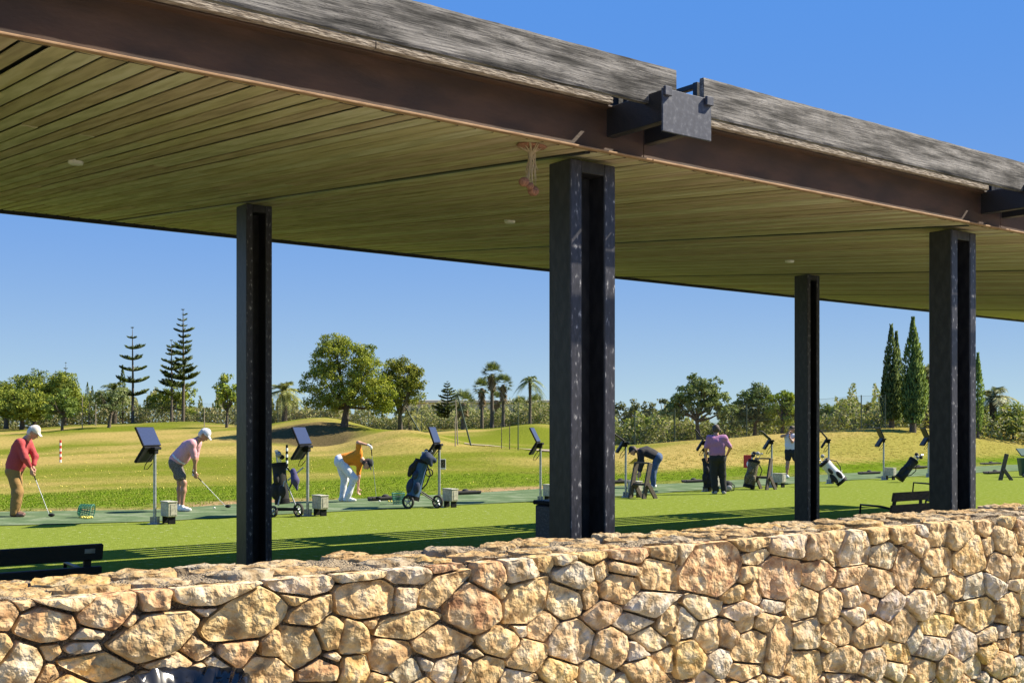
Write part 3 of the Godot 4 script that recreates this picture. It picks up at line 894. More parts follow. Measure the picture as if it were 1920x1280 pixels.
func ellipse_normal(s: Array, q: Vector2) -> Vector2:
	var a: float = deg_to_rad(s[4])
	var l := q.rotated(-a)
	return Vector2(l.x / (s[2] * s[2]), l.y / (s[3] * s[3])).normalized().rotated(a)

func clip(poly: PackedVector2Array, p: Vector2, nrm: Vector2) -> PackedVector2Array:
	var o := PackedVector2Array()
	for k in poly.size():
		var a := poly[k]
		var b := poly[(k + 1) % poly.size()]
		var da := (a - p).dot(nrm)
		var db := (b - p).dot(nrm)
		if da <= 0.0:
			o.append(a)
		if (da < 0.0) != (db < 0.0) and absf(da - db) > 1e-9:
			o.append(a.lerp(b, da / (da - db)))
	return o

func stone_mesh(outline: PackedVector2Array, proud: float, sd: int, tint: Color) -> ArrayMesh:
	# outline about its own centre in x-y, face towards +z; a broken face made of a few planes with worn arrises
	var r2 := RandomNumberGenerator.new()
	r2.seed = sd
	var nz := FastNoiseLite.new()
	nz.seed = sd
	nz.frequency = 9.0
	nz.fractal_octaves = 4
	var N := 30
	var per := 0.0
	for k in outline.size():
		per += outline[k].distance_to(outline[(k + 1) % outline.size()])
	var pts := []
	var k := 0
	var acc := 0.0
	var step := per / N
	var left := 0.0
	while k < outline.size():
		var a := outline[k]
		var b := outline[(k + 1) % outline.size()]
		var l := a.distance_to(b)
		while left < l:
			pts.append(a.lerp(b, left / maxf(l, 1e-6)))
			left += step
		left -= l
		k += 1
	# round the corners a little and roughen
	var sm := []
	for i in pts.size():
		var p: Vector2 = pts[i] * 0.8 + pts[(i + 1) % pts.size()] * 0.1 + pts[i - 1] * 0.1
		p *= 1.0 + nz.get_noise_2d(p.x * 3.0 + 5.0, p.y * 3.0) * 0.04
		sm.append(p)
	var size := sqrt(per)
	var planes := []
	for i in r2.randi_range(3, 5):
		var a := r2.randf() * TAU
		planes.append([Vector2(cos(a), sin(a)) * r2.randf_range(0.04, 0.42), r2.randf_range(-0.004, 0.03) * size])
	planes.append([Vector2(r2.randf_range(-0.12, 0.12), r2.randf_range(-0.12, 0.12)), 0.0])
	var rings := [[1.0, -0.07], [1.0, -0.010], [0.985, 0.0], [0.95, 1.0]]
	var face := func(w: Vector2, edge: bool) -> Vector3:
		var z := proud
		for pl in planes:
			z = minf(z, proud + pl[1] - pl[0].dot(w))
		z = maxf(z, 0.006)
		z += nz.get_noise_2d(w.x * 1.6, w.y * 1.6) * 0.012 + nz.get_noise_2d(w.x * 7.0, w.y * 7.0 + 40.0) * 0.006
		return Vector3(w.x, w.y, z * (0.86 if edge else 1.0))
	var v := PackedVector3Array()
	var idx := PackedInt32Array()
	var m := sm.size()
	for q in rings:
		for p in sm:
			var w: Vector2 = p * q[0]
			if q[1] >= 1.0:
				v.append(face.call(w, true))
			elif q[1] == 0.0:
				v.append(Vector3(w.x, w.y, proud * 0.55 + nz.get_noise_2d(w.x * 5.0, w.y * 5.0) * 0.008))
			else:
				v.append(Vector3(w.x, w.y, q[1]))
	for r in rings.size() - 1:
		for i in m:
			var a := r * m + i
			var b := r * m + (i + 1) % m
			idx.append_array(PackedInt32Array([a, b, b + m, a, b + m, a + m]))
	var first := (rings.size() - 1) * m
	var flat2 := PackedVector2Array()
	var inner := PackedVector2Array()
	var lo := Vector2.ONE * 9.0
	var hi := -lo
	for p in sm:
		flat2.append(p * 0.95)
		inner.append(p * 0.88)
		lo = lo.min(p)
		hi = hi.max(p)
	var gap := clampf(size * 0.030, 0.012, 0.026)
	var yy := lo.y
	while yy < hi.y:
		var xx := lo.x
		while xx < hi.x:
			var w := Vector2(xx, yy) + Vector2(r2.randf_range(-0.4, 0.4), r2.randf_range(-0.4, 0.4)) * gap
			if Geometry2D.is_point_in_polygon(w, inner):
				flat2.append(w)
				v.append(face.call(w, false))
			xx += gap
		yy += gap
	var tr := Geometry2D.triangulate_delaunay(flat2)
	for t in range(0, tr.size(), 3):
		var a := tr[t]
		var b := tr[t + 1]
		var d := tr[t + 2]
		if (flat2[b] - flat2[a]).cross(flat2[d] - flat2[a]) < 0.0:
			idx.append_array(PackedInt32Array([first + a, first + d, first + b]))
		else:
			idx.append_array(PackedInt32Array([first + a, first + b, first + d]))
	# half-flat shading: split each face, blend its normal with the smooth one
	var sn := PackedVector3Array()
	sn.resize(v.size())
	for t in range(0, idx.size(), 3):
		var q := (v[idx[t + 1]] - v[idx[t]]).cross(v[idx[t + 2]] - v[idx[t]])
		for j in 3:
			sn[idx[t + j]] += q
	var mb := MB.new()
	for t in range(0, idx.size(), 3):
		var a := v[idx[t]]
		var b := v[idx[t + 1]]
		var d := v[idx[t + 2]]
		var fnv := (b - a).cross(d - a).normalized()
		if fnv == Vector3.ZERO:
			continue
		mb.col = tint
		mb.tri(a, b, d, (fnv * 0.55 + sn[idx[t]].normalized() * 0.45).normalized(), (fnv * 0.55 + sn[idx[t + 1]].normalized() * 0.45).normalized(), (fnv * 0.55 + sn[idx[t + 2]].normalized() * 0.45).normalized())
	return mb.mesh(true)

func build_wall() -> void:
	var o := thing("stone_wall", "chest-high wall of rough ochre and cream stones set in mortar", "wall", Vector3.ZERO)
	var S := []
	for k in range(0, STONES.size(), 6):
		S.append([STONES[k], STONES[k + 1], STONES[k + 2] * 1.10, STONES[k + 3] * 1.12, STONES[k + 4], STONES[k + 5]])
	# fill what is left between the surveyed stones, and the wall past both ends, with smaller stones
	var fill := RandomNumberGenerator.new()
	fill.seed = 77
	for tries in 6000:
		var p := Vector2(fill.randf_range(-0.6, 8.9), fill.randf_range(0.02, 1.10))
		var r := 0.2
		for s in S:
			var d := p - Vector2(s[0], s[1])
			if d.length() > 0.6:
				continue
			r = minf(r, d.length() - support(s, d.normalized() if d.length() > 0.001 else Vector2.RIGHT))
			if r < 0.022:
				break
		if r < 0.022:
			continue
		var outside := p.x < 0.95 or p.x > 7.1 or r > 0.06
		r = minf(r * 1.25, fill.randf_range(0.05, 0.10) if outside else 0.05)
		S.append([p.x, p.y, r * 2.0 * fill.randf_range(1.1, 1.7), r * 2.0 * fill.randf_range(0.8, 1.1), fill.randf_range(-25, 25), [0, 0, 0, 1, 1, 2, 3, 4, 5, 5][fill.randi() % 10]])
	var names := ["stone_ochre", "stone_cream", "stone_red", "stone_grey", "stone_brown", "stone_yellow"]
	var extra := {}
	var made := 0
	for i in S.size():
		var s: Array = S[i]
		var c := Vector2(s[0], s[1])
		var poly := PackedVector2Array()
		var an := deg_to_rad(s[4])
		var r3 := RandomNumberGenerator.new()
		r3.seed = 500 + i
		for k in 14:
			var a := TAU * k / 14.0
			var e := Vector2(signf(cos(a)) * pow(absf(cos(a)), 0.8) * s[2] / 2.0, signf(sin(a)) * pow(absf(sin(a)), 0.8) * s[3] / 2.0)
			e *= r3.randf_range(1.25, 1.55)
			poly.append(e.rotated(an))
		var joint := r3.randf_range(0.001, 0.0075)
		for j in S.size():
			if j == i:
				continue
			var d := Vector2(S[j][0], S[j][1]) - c
			var l := d.length()
			if l > (s[2] + s[3] + S[j][2] + S[j][3]) * 0.7 or l < 1e-4:
				continue
			var n := d / l
			var ra := support(s, n)
			var rb := support(S[j], -n)
			# the joint runs square to a blend of the line of centres and the bedding
			var meet := n * (l * ra / (ra + rb))
			var g1 := ellipse_normal(s, meet)
			var g2 := ellipse_normal(S[j], meet - d)
			n = (n * 0.35 + (g1 - g2).normalized()).normalized()
			var at := meet - n * joint
			poly = clip(poly, at, n)
			if poly.size() < 3:
				break
		poly = clip(poly, Vector2(0, WTOP + 0.006 - c.y), Vector2(0, 1))
		poly = clip(poly, Vector2(0, -0.01 - c.y), Vector2(0, -1))
		if poly.size() < 3:
			continue
		var area := 0.0
		for k in poly.size():
			area += poly[k].cross(poly[(k + 1) % poly.size()])
		if absf(area) < 0.0006:
			continue
		var g := r3.randf_range(0.86, 1.08)
		var tint := Color(g, g * r3.randf_range(0.96, 1.02), g * r3.randf_range(0.9, 1.03))
		var proud := r3.randf_range(0.012, 0.052) + 0.025 * sqrt(absf(area))
		var m := stone_mesh(poly, proud, 900 + i, tint)
		var here := Vector3(c.x, c.y, -WF - 0.035)
		if made < 296:
			var q := part(o, "stone", m, M[names[s[5]]])
			q.position = here
			made += 1
		else:
			if not extra.has(s[5]):
				extra[s[5]] = SurfaceTool.new()
				extra[s[5]].begin(Mesh.PRIMITIVE_TRIANGLES)
			extra[s[5]].append_from(m, 0, Transform3D(Basis.IDENTITY, here))
	for k in extra:
		part(o, "small_stones", extra[k].commit(), M[names[k]]).set_meta("kind", "stuff")
	# mortar core with an uneven face, back and top
	var nz := FastNoiseLite.new()
	nz.frequency = 3.0
	nz.fractal_octaves = 5
	nz.seed = 4
	var core := MB.new()
	var step := 0.035
	var n := int(9.6 / step)
	var prof := []
	for k in 28:
		prof.append(Vector2(0.0, 0.0 + WTOP * k / 27.0))
	for k in range(1, 16):
		prof.append(Vector2(0.5 * k / 15.0, WTOP))
	prof.append(Vector2(0.5, 0.6))
	prof.append(Vector2(0.5, 0.0))
	var grid := []
	for i in n + 1:
		var x := -0.65 + i * step
		var row := []
		for k in prof.size():
			var q: Vector2 = prof[k]
			var w := nz.get_noise_3d(x, q.y * 1.3, q.x * 1.3)
			var w2 := nz.get_noise_3d(x * 4.0, q.y * 4.0 + 9.0, q.x * 4.0)
			var p := Vector3(x, q.y, -(WF + 0.03 + q.x))
			if k < 28:
				p.z -= 0.026 + w * 0.018 + w2 * 0.006
			elif k < 43:
				p.y += w * 0.03 + w2 * 0.016 + 0.006
				if k == 42: p.y -= 0.02
			if k == 27:
				p.y += w * 0.02
				p.z -= 0.01
			row.append(p)
		grid.append(row)
	for i in n:
		for k in prof.size() - 1:
			core.quad(grid[i][k], grid[i + 1][k], grid[i + 1][k + 1], grid[i][k + 1], Vector3(0, 0.2, 1) if k < 27 else Vector3.UP if k < 42 else Vector3(0, 0, -1))
	part(o, "mortar_bed", core, M.mortar)
	# flat coping stones bedded in the top
	var r4 := RandomNumberGenerator.new()
	r4.seed = 99
	var x := -0.5
	var idx := 0
	while x < 8.8:
		var across := 0.05
		var wide := r4.randf_range(0.16, 0.34)
		while across < 0.46:
			var deep := r4.randf_range(0.12, 0.24)
			if across + deep > 0.5:
				deep = 0.5 - across
			if deep > 0.06:
				var poly := PackedVector2Array()
				for k in 10:
					var a := TAU * k / 10.0
					poly.append(Vector2(cos(a) * wide * 0.53, sin(a) * deep * 0.54) * r4.randf_range(0.86, 1.08))
				var m := stone_mesh(poly, r4.randf_range(0.012, 0.03), 3000 + idx, Color(1, 0.98, 0.95) * r4.randf_range(0.9, 1.08))
				var q := part(o, "coping_stone", m, M[["coping_ochre", "coping_cream", "coping_cream", "coping_yellow", "coping_ochre", "coping_grey"][r4.randi() % 6]])
				q.transform = Transform3D(Basis(Vector3.RIGHT, -PI / 2.0 + r4.randf_range(-0.05, 0.05)) * Basis(Vector3.BACK, r4.randf_range(-0.25, 0.25)), Vector3(x + r4.randf_range(-0.04, 0.04), WTOP + 0.006, -(WF + 0.035 + across + deep / 2.0)))
				idx += 1
			across += deep + 0.012
		x += wide + 0.01

# ---------- plants ----------
class Leaves:
	var v := PackedVector3Array()
	var n := PackedVector3Array()
	var c := PackedColorArray()
	var idx := PackedInt32Array()
	func blade(a: Vector3, b: Vector3, d: Vector3, e: Vector3, nn: Vector3, col: Color) -> void:
		var k := v.size()
		v.append(a); v.append(b); v.append(d); v.append(e)
		for i in 4:
			n.append(nn)
			c.append(col)
		if (d - a).cross(b - a).dot(nn) >= 0.0:
			idx.append_array(PackedInt32Array([k, k + 1, k + 2, k, k + 2, k + 3]))
		else:
			idx.append_array(PackedInt32Array([k, k + 2, k + 1, k, k + 3, k + 2]))
	func mesh() -> ArrayMesh:
		var arr := []
		arr.resize(Mesh.ARRAY_MAX)
		arr[Mesh.ARRAY_VERTEX] = v
		arr[Mesh.ARRAY_NORMAL] = n
		arr[Mesh.ARRAY_COLOR] = c
		arr[Mesh.ARRAY_INDEX] = idx
		var m := ArrayMesh.new()
		m.add_surface_from_arrays(Mesh.PRIMITIVE_TRIANGLES, arr)
		return m

func rdir() -> Vector3:
	var z := rng.randf_range(-1.0, 1.0)
	var a := rng.randf() * TAU
	var s := sqrt(1.0 - z * z)
	return Vector3(s * cos(a), z, s * sin(a))

func leaf(lv: Leaves, p: Vector3, out: Vector3, size: float, col: Color) -> void:
	var nn := (rdir() * 0.9 + out * 0.7 + Vector3.UP * 0.35).normalized()
	var t := nn.cross(rdir()).normalized()
	var b := nn.cross(t)
	var s := size * rng.randf_range(0.6, 1.4)
	lv.blade(p - t * s, p + b * s * 0.5, p + t * s, p - b * s * 0.5, nn, col)

func shade(cols: Array) -> Color:
	var a: Color = cols[rng.randi() % cols.size()]
	var b: Color = cols[rng.randi() % cols.size()]
	var q := a.lerp(b, rng.randf())
	var g := rng.randf_range(1.5, 2.2)
	return Color(minf(q.r * g, 0.36), minf(q.g * g, 0.36), minf(q.b * g, 0.2))

# blobs: [centre, radii]; leaves gather into tufts spread over the blobs, thicker towards the outside
func crown(lv: Leaves, blobs: Array, tufts: int, tuft_r: float, per: int, size: float, cols: Array) -> Array:
	var w := []
	var total := 0.0
	for b in blobs:
		total += pow(b[1].x * b[1].y * b[1].z, 0.667)
		w.append(total)
	var centres := []
	for k in tufts:
		var q := rng.randf() * total
		var i := 0
		while w[i] < q:
			i += 1
		var dir := rdir()
		if dir.y < -0.55:
			dir.y = -dir.y
		var rr := pow(rng.randf(), 0.35)
		var p: Vector3 = blobs[i][0] + dir * blobs[i][1] * rr
		centres.append(p)
		var base := shade(cols)
		for j in per:
			var d := rdir()
			var lp := p + d * tuft_r * pow(rng.randf(), 0.5) * Vector3(1, 0.75, 1)
			leaf(lv, lp, (dir + d * 0.6).normalized(), size, base.lerp(shade(cols), 0.45))
	return centres

func trunk_mesh(h: float, r: float, lean: Vector3, limbs: Array) -> MB:
	var mb := MB.new()
	mb.tube([Vector3(0, -0.3, 0), Vector3(0, 0.05, 0), lean * 0.35 + Vector3(0, h * 0.4, 0), lean + Vector3(0, h, 0)], [r * 1.5, r * 1.2, r, r * 0.7], 8)
	for l in limbs:
		var a := lean + Vector3(0, h * rng.randf_range(0.75, 1.0), 0)
		var b: Vector3 = l
		var m := a.lerp(b, 0.5) + Vector3(rng.randf_range(-0.2, 0.2), -0.1 * a.distance_to(b) * 0.5, rng.randf_range(-0.2, 0.2))
		mb.tube([a, m, b], [r * 0.6, r * 0.4, r * 0.12], 6)
	return mb

const PINE := [Color(.075, .100, .020), Color(.130, .152, .026), Color(.180, .185, .030), Color(.055, .075, .020)]
const DARK := [Color(.030, .046, .018), Color(.050, .070, .026), Color(.075, .090, .036)]
const OLIVE := [Color(.060, .080, .032), Color(.100, .120, .052), Color(.145, .155, .080), Color(.045, .062, .026)]
const LIME := [Color(.13, .16, .026), Color(.20, .215, .036), Color(.085, .115, .022)]
const SCRUB := [Color(.13, .125, .065), Color(.19, .175, .095), Color(.085, .095, .045), Color(.24, .215, .125)]
const PALM := [Color(.050, .070, .026), Color(.095, .115, .045), Color(.15, .16, .075)]

func tree(called: String, label: String, at: Vector3, h_trunk: float, r: float, blobs: Array, tufts: int, tuft_r: float, per: int, size: float, cols: Array, group := "", turn := 0.0) -> Node3D:
	var t := thing(called, label, "tree", at, turn, group)
	var limbs := []
	var lean := Vector3(rng.randf_range(-0.2, 0.2), 0, rng.randf_range(-0.2, 0.2))
	for b in blobs:
		limbs.append(b[0] + Vector3(0, b[1].y * 0.2, 0))
	var lv := Leaves.new()
	var cs := crown(lv, blobs, tufts, tuft_r, per, size, cols)
	for k in mini(10, cs.size()):
		limbs.append(cs[k * int(cs.size() / 10.0)])
	part(t, "trunk", trunk_mesh(h_trunk, r, lean, limbs), M.bark)
	part(t, "crown", lv.mesh(), M.foliage)
	return t

func norfolk(label: String, at: Vector3, h: float, spread: float, levels: int, bare: float, sparse := 1.0) -> void:
	var t := thing("norfolk_pine", label, "tree", at, 0.0, "tiered pines on the skyline")
	var tr := MB.new()
	tr.tube([Vector3(0, -0.3, 0), Vector3(0.05, h * 0.4, 0), Vector3(0, h * 0.8, 0.03), Vector3(0, h, 0)], [h * 0.016, h * 0.012, h * 0.006, h * 0.0015], 7)
	part(t, "trunk", tr, M.bark)
	var lv := Leaves.new()
	var cols := [Color(.060, .078, .040), Color(.105, .125, .065), Color(.045, .062, .032)]
	for l in levels:
		var f := float(l) / (levels - 1)
		var y := h * lerpf(bare, 0.985, pow(f, 0.92))
		var len := spread * pow(1.0 - f, 0.72) * rng.randf_range(0.7, 1.2) + 0.14 * spread
		if l == levels - 1:
			len *= 0.45
		var nb := 6 if f < 0.8 else 5
		var ph := rng.randf() * TAU
		for b in nb:
			if rng.randf() > sparse * 0.92:
				continue
			var a := ph + TAU * b / nb + rng.randf_range(-0.15, 0.15)
			var d := Vector3(cos(a), 0, sin(a))
			var L2 := len * rng.randf_range(0.55, 1.15)
			var n := int(7 + L2 * 11)
			for k in n:
				var s := (k + 0.5) / n
				var p := Vector3(0, y, 0) + d * L2 * s + Vector3.UP * (L2 * (0.30 * s * s + 0.05 * s))
				var wide := L2 * 0.15 * sin(clampf(0.25 + s * 0.75, 0.0, 1.0) * PI * 0.86) + 0.05
				for q in 5:
					var side := d.cross(Vector3.UP) * rng.randf_range(-1.0, 1.0) + Vector3.UP * rng.randf_range(0.1, 1.1)
					var e := p + side * wide * 1.5 + d * wide
					var w := d * wide * 0.5
					lv.blade(p - w, p + w, e + w * 0.3, e - w * 0.3, (Vector3.UP + rdir() * 0.7).normalized(), shade(cols))
	part(t, "crown", lv.mesh(), M.foliage)

func frond(lv: Leaves, base: Vector3, dir: Vector3, len: float, droop: float, leaflet: float, cols: Array, n := 22) -> void:
	var side := dir.cross(Vector3.UP).normalized()
	var prev := base
	for k in n:
		var s := (k + 1.0) / n
		var p := base + dir * len * s + Vector3.DOWN * droop * len * s * s
		var ax := (p - prev).normalized()
		var up := side.cross(ax).normalized()
		lv.blade(prev - side * 0.02 * len * 0.2, prev + side * 0.02 * len * 0.2, p + side * 0.004 * len, p - side * 0.004 * len, up, shade(cols))
		var ll := leaflet * sin(clampf(s * 0.9 + 0.12, 0, 1) * PI)
		for q in [-1.0, 1.0]:
			var e: Vector3 = p + (side * q * 0.8 + ax * 0.7 + Vector3.DOWN * rng.randf_range(0.05, 0.5)).normalized() * ll
			var w := ax * ll * 0.12
			lv.blade(p - w, p + w, e + w * 0.2, e - w * 0.2, (up + rdir() * 0.4).normalized(), shade(cols))
		prev = p

func date_palm(label: String, at: Vector3, h: float, r: float, len: float, fronds: int, cols: Array, droop := 0.75) -> void:
	var t := thing("date_palm", label, "palm tree", at, 0.0, "feather palms")
	var tr := MB.new()
	tr.tube([Vector3(0, -0.3, 0), Vector3(0.05, h * 0.5, 0), Vector3(0, h, 0)], [r * 1.3, r, r * 1.15], 8)
	part(t, "trunk", tr, M.bark)
	var lv := Leaves.new()
	for k in fronds:
		var a := TAU * k / fronds * 2.4 + rng.randf_range(-0.2, 0.2)
		var e := lerpf(1.3, -0.35, float(k) / fronds)
		frond(lv, Vector3(0, h, 0), Vector3(cos(a) * cos(e), sin(e), sin(a) * cos(e)), len * rng.randf_range(0.8, 1.1), droop, len * 0.2, cols)
	part(t, "crown", lv.mesh(), M.foliage)

func fan_palm(label: String, at: Vector3, h: float, r: float, head: float, skirt: float) -> void:
	var t := thing("fan_palm", label, "palm tree", at, 0.0, "fan palms in the clump")
	var tr := MB.new()
	tr.tube([Vector3(0, -0.3, 0), Vector3(0, h * 0.5, 0), Vector3(0, h, 0)], [r * 1.3, r, r * 0.9], 8)
	part(t, "trunk", tr, M.bark)
	var lv := Leaves.new()
	var sk := Leaves.new()
	for k in 64:
		var a := rng.randf() * TAU
		var e := lerpf(1.4, -0.6, k / 64.0)
		var d := Vector3(cos(a) * cos(e), sin(e), sin(a) * cos(e))
		var p := Vector3(0, h, 0) + d * head * rng.randf_range(0.45, 0.62)
		var side := d.cross(Vector3.UP).normalized()
		var up := side.cross(d)
		for q in 11:
			var f := (q - 5) / 5.0 * 1.25
			var tip := p + (d * cos(f) + side * sin(f) + Vector3.DOWN * 0.25 * absf(f)).normalized() * head * 0.42
			var w := (side * cos(f) - d * sin(f)) * head * 0.045
			lv.blade(p - w * 0.5, p + w * 0.5, tip + w * 0.25, tip - w * 0.25, (up + rdir() * 0.5).normalized(), shade(PALM))
	var dead := [Color(.13, .10, .065), Color(.20, .155, .10), Color(.085, .065, .042)]
	for k in 170:
		var a := rng.randf() * TAU
		var y := h - rng.randf() * skirt * 0.6
		var p := Vector3(cos(a) * r, y, sin(a) * r)
		var e := p + Vector3(cos(a), -rng.randf_range(1.0, 2.2), sin(a)).normalized() * head * rng.randf_range(0.3, 0.5)
		var w := Vector3(-sin(a), 0, cos(a)) * head * 0.05
		sk.blade(p - w * 0.4, p + w * 0.4, e + w, e - w, Vector3(cos(a), 0.2, sin(a)), shade(dead))
	part(t, "crown", lv.mesh(), M.foliage)
	part(t, "dead_skirt", sk.mesh(), M.foliage)

func cypress(label: String, at: Vector3, h: float, r: float, spires: Array, n: int, cols: Array) -> void:
	var t := thing("cypress_tree", label, "tree", at, 0.0, "cypress trees")
	var tr := MB.new()
	tr.tube([Vector3(0, -0.3, 0), Vector3(0, h * 0.15, 0), Vector3(0, h * 0.6, 0)], [r * 0.22, r * 0.16, r * 0.05], 7)
	part(t, "trunk", tr, M.bark)
	var lv := Leaves.new()
	for k in n:
		var s: Array = spires[rng.randi() % spires.size()]   # [dx, dz, height share, radius share]
		var f := pow(rng.randf(), 0.8)
		var hh: float = h * s[2]
		var y := lerpf(h * 0.07, hh, f)
		var a := rng.randf() * TAU
		var prof := pow(sin(PI * clampf(f * 0.8 + 0.17, 0.0, 1.0)), 0.8) * (1.0 - pow(f, 3.0) * 0.75)
		if f > 0.97: prof = 0.08
		var lump := 0.8 + 0.32 * wob.get_noise_3d(cos(a) * 60.0 + s[0] * 90.0, y * 30.0, sin(a) * 60.0)
		var rr: float = r * s[3] * prof * lump * pow(rng.randf(), 0.3)
		var p := Vector3(cos(a) * rr + s[0] * (1.0 - 0.3 * f), y, sin(a) * rr + s[1])
		var d := Vector3(cos(a) * 0.35, 1.0, sin(a) * 0.35).normalized()
		var sd := d.cross(rdir()).normalized()
		var L2 := h * 0.022 * rng.randf_range(0.6, 1.5)
		lv.blade(p - sd * L2 * 0.22, p + sd * L2 * 0.22, p + d * L2 + sd * L2 * 0.1, p + d * L2 - sd * L2 * 0.1, (Vector3(cos(a), 0.35, sin(a)) + rdir() * 0.6).normalized(), shade(cols))
	part(t, "crown", lv.mesh(), M.foliage)

func scrub_band(called: String, label: String, runs: Array, cols: Array, size: float) -> void:
	# runs: [bearing from, bearing to, ahead, low height, high height, leaves]
	var lv := Leaves.new()
	for r in runs:
		var hump := FastNoiseLite.new()
		hump.seed = int(r[0])
		hump.frequency = 0.02
		hump.fractal_octaves = 3
		for k in r[5]:
			var b := rng.randf_range(r[0], r[1])
			var d: float = r[2] + rng.randf_range(-4.0, 4.0)
			var p := on_land(b, d)
			var top := lerpf(r[3], r[4], clampf(0.5 + hump.get_noise_1d(b) * 1.3 + hump.get_noise_1d(b * 6.0) * 0.5, 0.0, 1.0))
			p.y += top * rng.randf()
			leaf(lv, p, Vector3(rng.randf_range(-0.3, 0.3), 0.5, 0.4), size, shade(cols))
	var o := solo(called, lv.mesh(), M.foliage, label, "bushes")
	o.set_meta("kind", "stuff")

func blobs_for(w: float, h: float, y0: float, n: int) -> Array:
	var o := []
	for k in n:
		var a := TAU * k / n + rng.randf_range(-0.4, 0.4)
		var rr := w * rng.randf_range(0.18, 0.34)
		var f := rng.randf()
		o.append([Vector3(cos(a) * rr, y0 + h * lerpf(0.28, 0.68, f), sin(a) * rr), Vector3(w * rng.randf_range(0.22, 0.3), h * rng.randf_range(0.24, 0.34), w * rng.randf_range(0.22, 0.3))])
	o.append([Vector3(rng.randf_range(-0.1, 0.1) * w, y0 + h * 0.72, 0), Vector3(w * 0.24, h * 0.28, w * 0.24)])
	return o

func build_plants() -> void:
	# the pair of big trees on the mound
	var yaw := YAW
	tree("big_tree", "largest rounded green tree on the shaded mound", on_land(645, 75.5), 1.4, 0.22,
		[[Vector3(-0.3, 3.9, 0), Vector3(2.1, 1.7, 1.8)], [Vector3(-1.3, 2.7, 0.2), Vector3(1.5, 1.5, 1.5)], [Vector3(1.3, 3.0, 0.3), Vector3(1.7, 1.6, 1.6)], [Vector3(0.3, 1.7, 0.7), Vector3(1.9, 1.2, 1.5)], [Vector3(-0.6, 5.0, 0), Vector3(1.3, 1.0, 1.2)], [Vector3(2.3, 1.9, 0.4), Vector3(1.2, 1.2, 1.0)], [Vector3(1.35, 4.5, -0.2), Vector3(0.8, 0.9, 0.7)], [Vector3(-1.4, 1.5, 0.3), Vector3(1.2, 0.9, 1.0)], [Vector3(2.4, 1.1, 0.3), Vector3(0.9, 0.8, 0.8)]],
		780, 0.30, 40, 0.07, [Color(.11, .135, .020), Color(.165, .185, .028), Color(.062, .086, .020), Color(.21, .215, .034)], "", yaw)
	tree("leaning_tree", "smaller round tree right of the largest tree, above the net", on_land(750, 78), 1.3, 0.16,
		[[Vector3(0, 3.7, 0), Vector3(1.3, 1.3, 1.25)], [Vector3(-0.6, 2.7, 0.2), Vector3(1.2, 1.3, 1.1)], [Vector3(0.7, 2.5, 0), Vector3(1.0, 1.2, 0.9)], [Vector3(0.9, 3.4, 0), Vector3(0.8, 1.0, 0.7)], [Vector3(-0.9, 1.6, 0.3), Vector3(1.1, 0.9, 0.9)]],
		400, 0.30, 38, 0.07, [Color(.085, .10, .020), Color(.135, .145, .026), Color(.185, .175, .03), Color(.055, .066, .02)], "", yaw)
	# stone pines at the far left
	for q in [[10.0, 104.0, 4.8, 4.3, "yellow-green spreading pine at the left edge of the picture"], [62.0, 108.0, 5.6, 5.6, "tallest spreading pine behind the golfer in the red sweater"], [118.0, 106.0, 5.0, 5.2, "olive-green spreading pine right of the tallest left pine"], [40.0, 98.0, 4.2, 3.4, "low dark-green pine in front of the left pines"]]:
		tree("spreading_pine", q[4], on_land(q[0], q[1]), q[3] * 0.35, 0.2, blobs_for(q[2] * 1.1, q[3] * 0.95, q[3] * 0.02, 6), 330, 0.40, 36, 0.10, PINE, "spreading pines at the far left")
	tree("small_tree", "small forked leafy tree in front of the left pines", on_land(115, 90), 1.4, 0.1, blobs_for(2.7, 2.9, 0.4, 5), 80, 0.32, 30, 0.10, [Color(.09, .125, .03), Color(.14, .17, .045), Color(.06, .085, .024)])
	tree("small_tree", "grey-green olive tree left of the first tiered pine", on_land(203, 92), 1.3, 0.12, blobs_for(3.0, 2.9, 0.3, 5), 80, 0.32, 26, 0.10, OLIVE)
	tree("small_tree", "bushy dark pine under the two tall tiered pines", on_land(322, 106), 1.4, 0.15, blobs_for(4.4, 3.9, 0.0, 6), 110, 0.36, 28, 0.12, PINE)
	tree("small_tree", "pale green tree just left of the slim back column", on_land(424, 88), 1.5, 0.1, blobs_for(2.3, 3.8, 0.5, 5), 80, 0.3, 26, 0.11, LIME)
	cypress("short dark cypress beside the left pines", on_land(166, 100), 3.6, 0.55, [[-0.2, 0, 1.0, 0.8], [0.35, 0, 0.92, 0.7]], 1500, DARK)
	cypress("thin dark cypress behind the feather palm at left", on_land(229, 112), 5.6, 0.5, [[0, 0, 1.0, 1.0]], 1200, DARK)
	date_palm("feather palm left of the first tiered pine", on_land(213, 110), 3.2, 0.2, 2.4, 30, PALM)
	norfolk("single tiered pine with wide-spaced whorls at left", on_land(247, 104), 8.6, 1.5, 7, 0.28)
	norfolk("shorter of the two tiered pines standing together", on_land(320, 102), 7.2, 1.1, 8, 0.32)
	norfolk("tallest tiered pine on the skyline", on_land(342, 104), 10.1, 1.45, 14, 0.30, 0.74)
	norfolk("slender bare-topped tiered pine rising behind the left pines", on_land(122, 128), 7.1, 0.55, 6, 0.5)
	norfolk("small distant tiered pine left of the fan palms", on_land(838, 150), 6.0, 1.5, 13, 0.2, 0.9)
	# palms
	date_palm("yellowing feather palm just right of the slim back column", on_land(532, 88), 2.3, 0.18, 2.3, 34, [Color(.12, .13, .04), Color(.20, .19, .07), Color(.08, .095, .03)])
	date_palm("half-hidden feather palm under the leaning tree", on_land(768, 92), 1.4, 0.16, 1.6, 28, [Color(.14, .14, .05), Color(.24, .20, .07), Color(.09, .10, .035)])
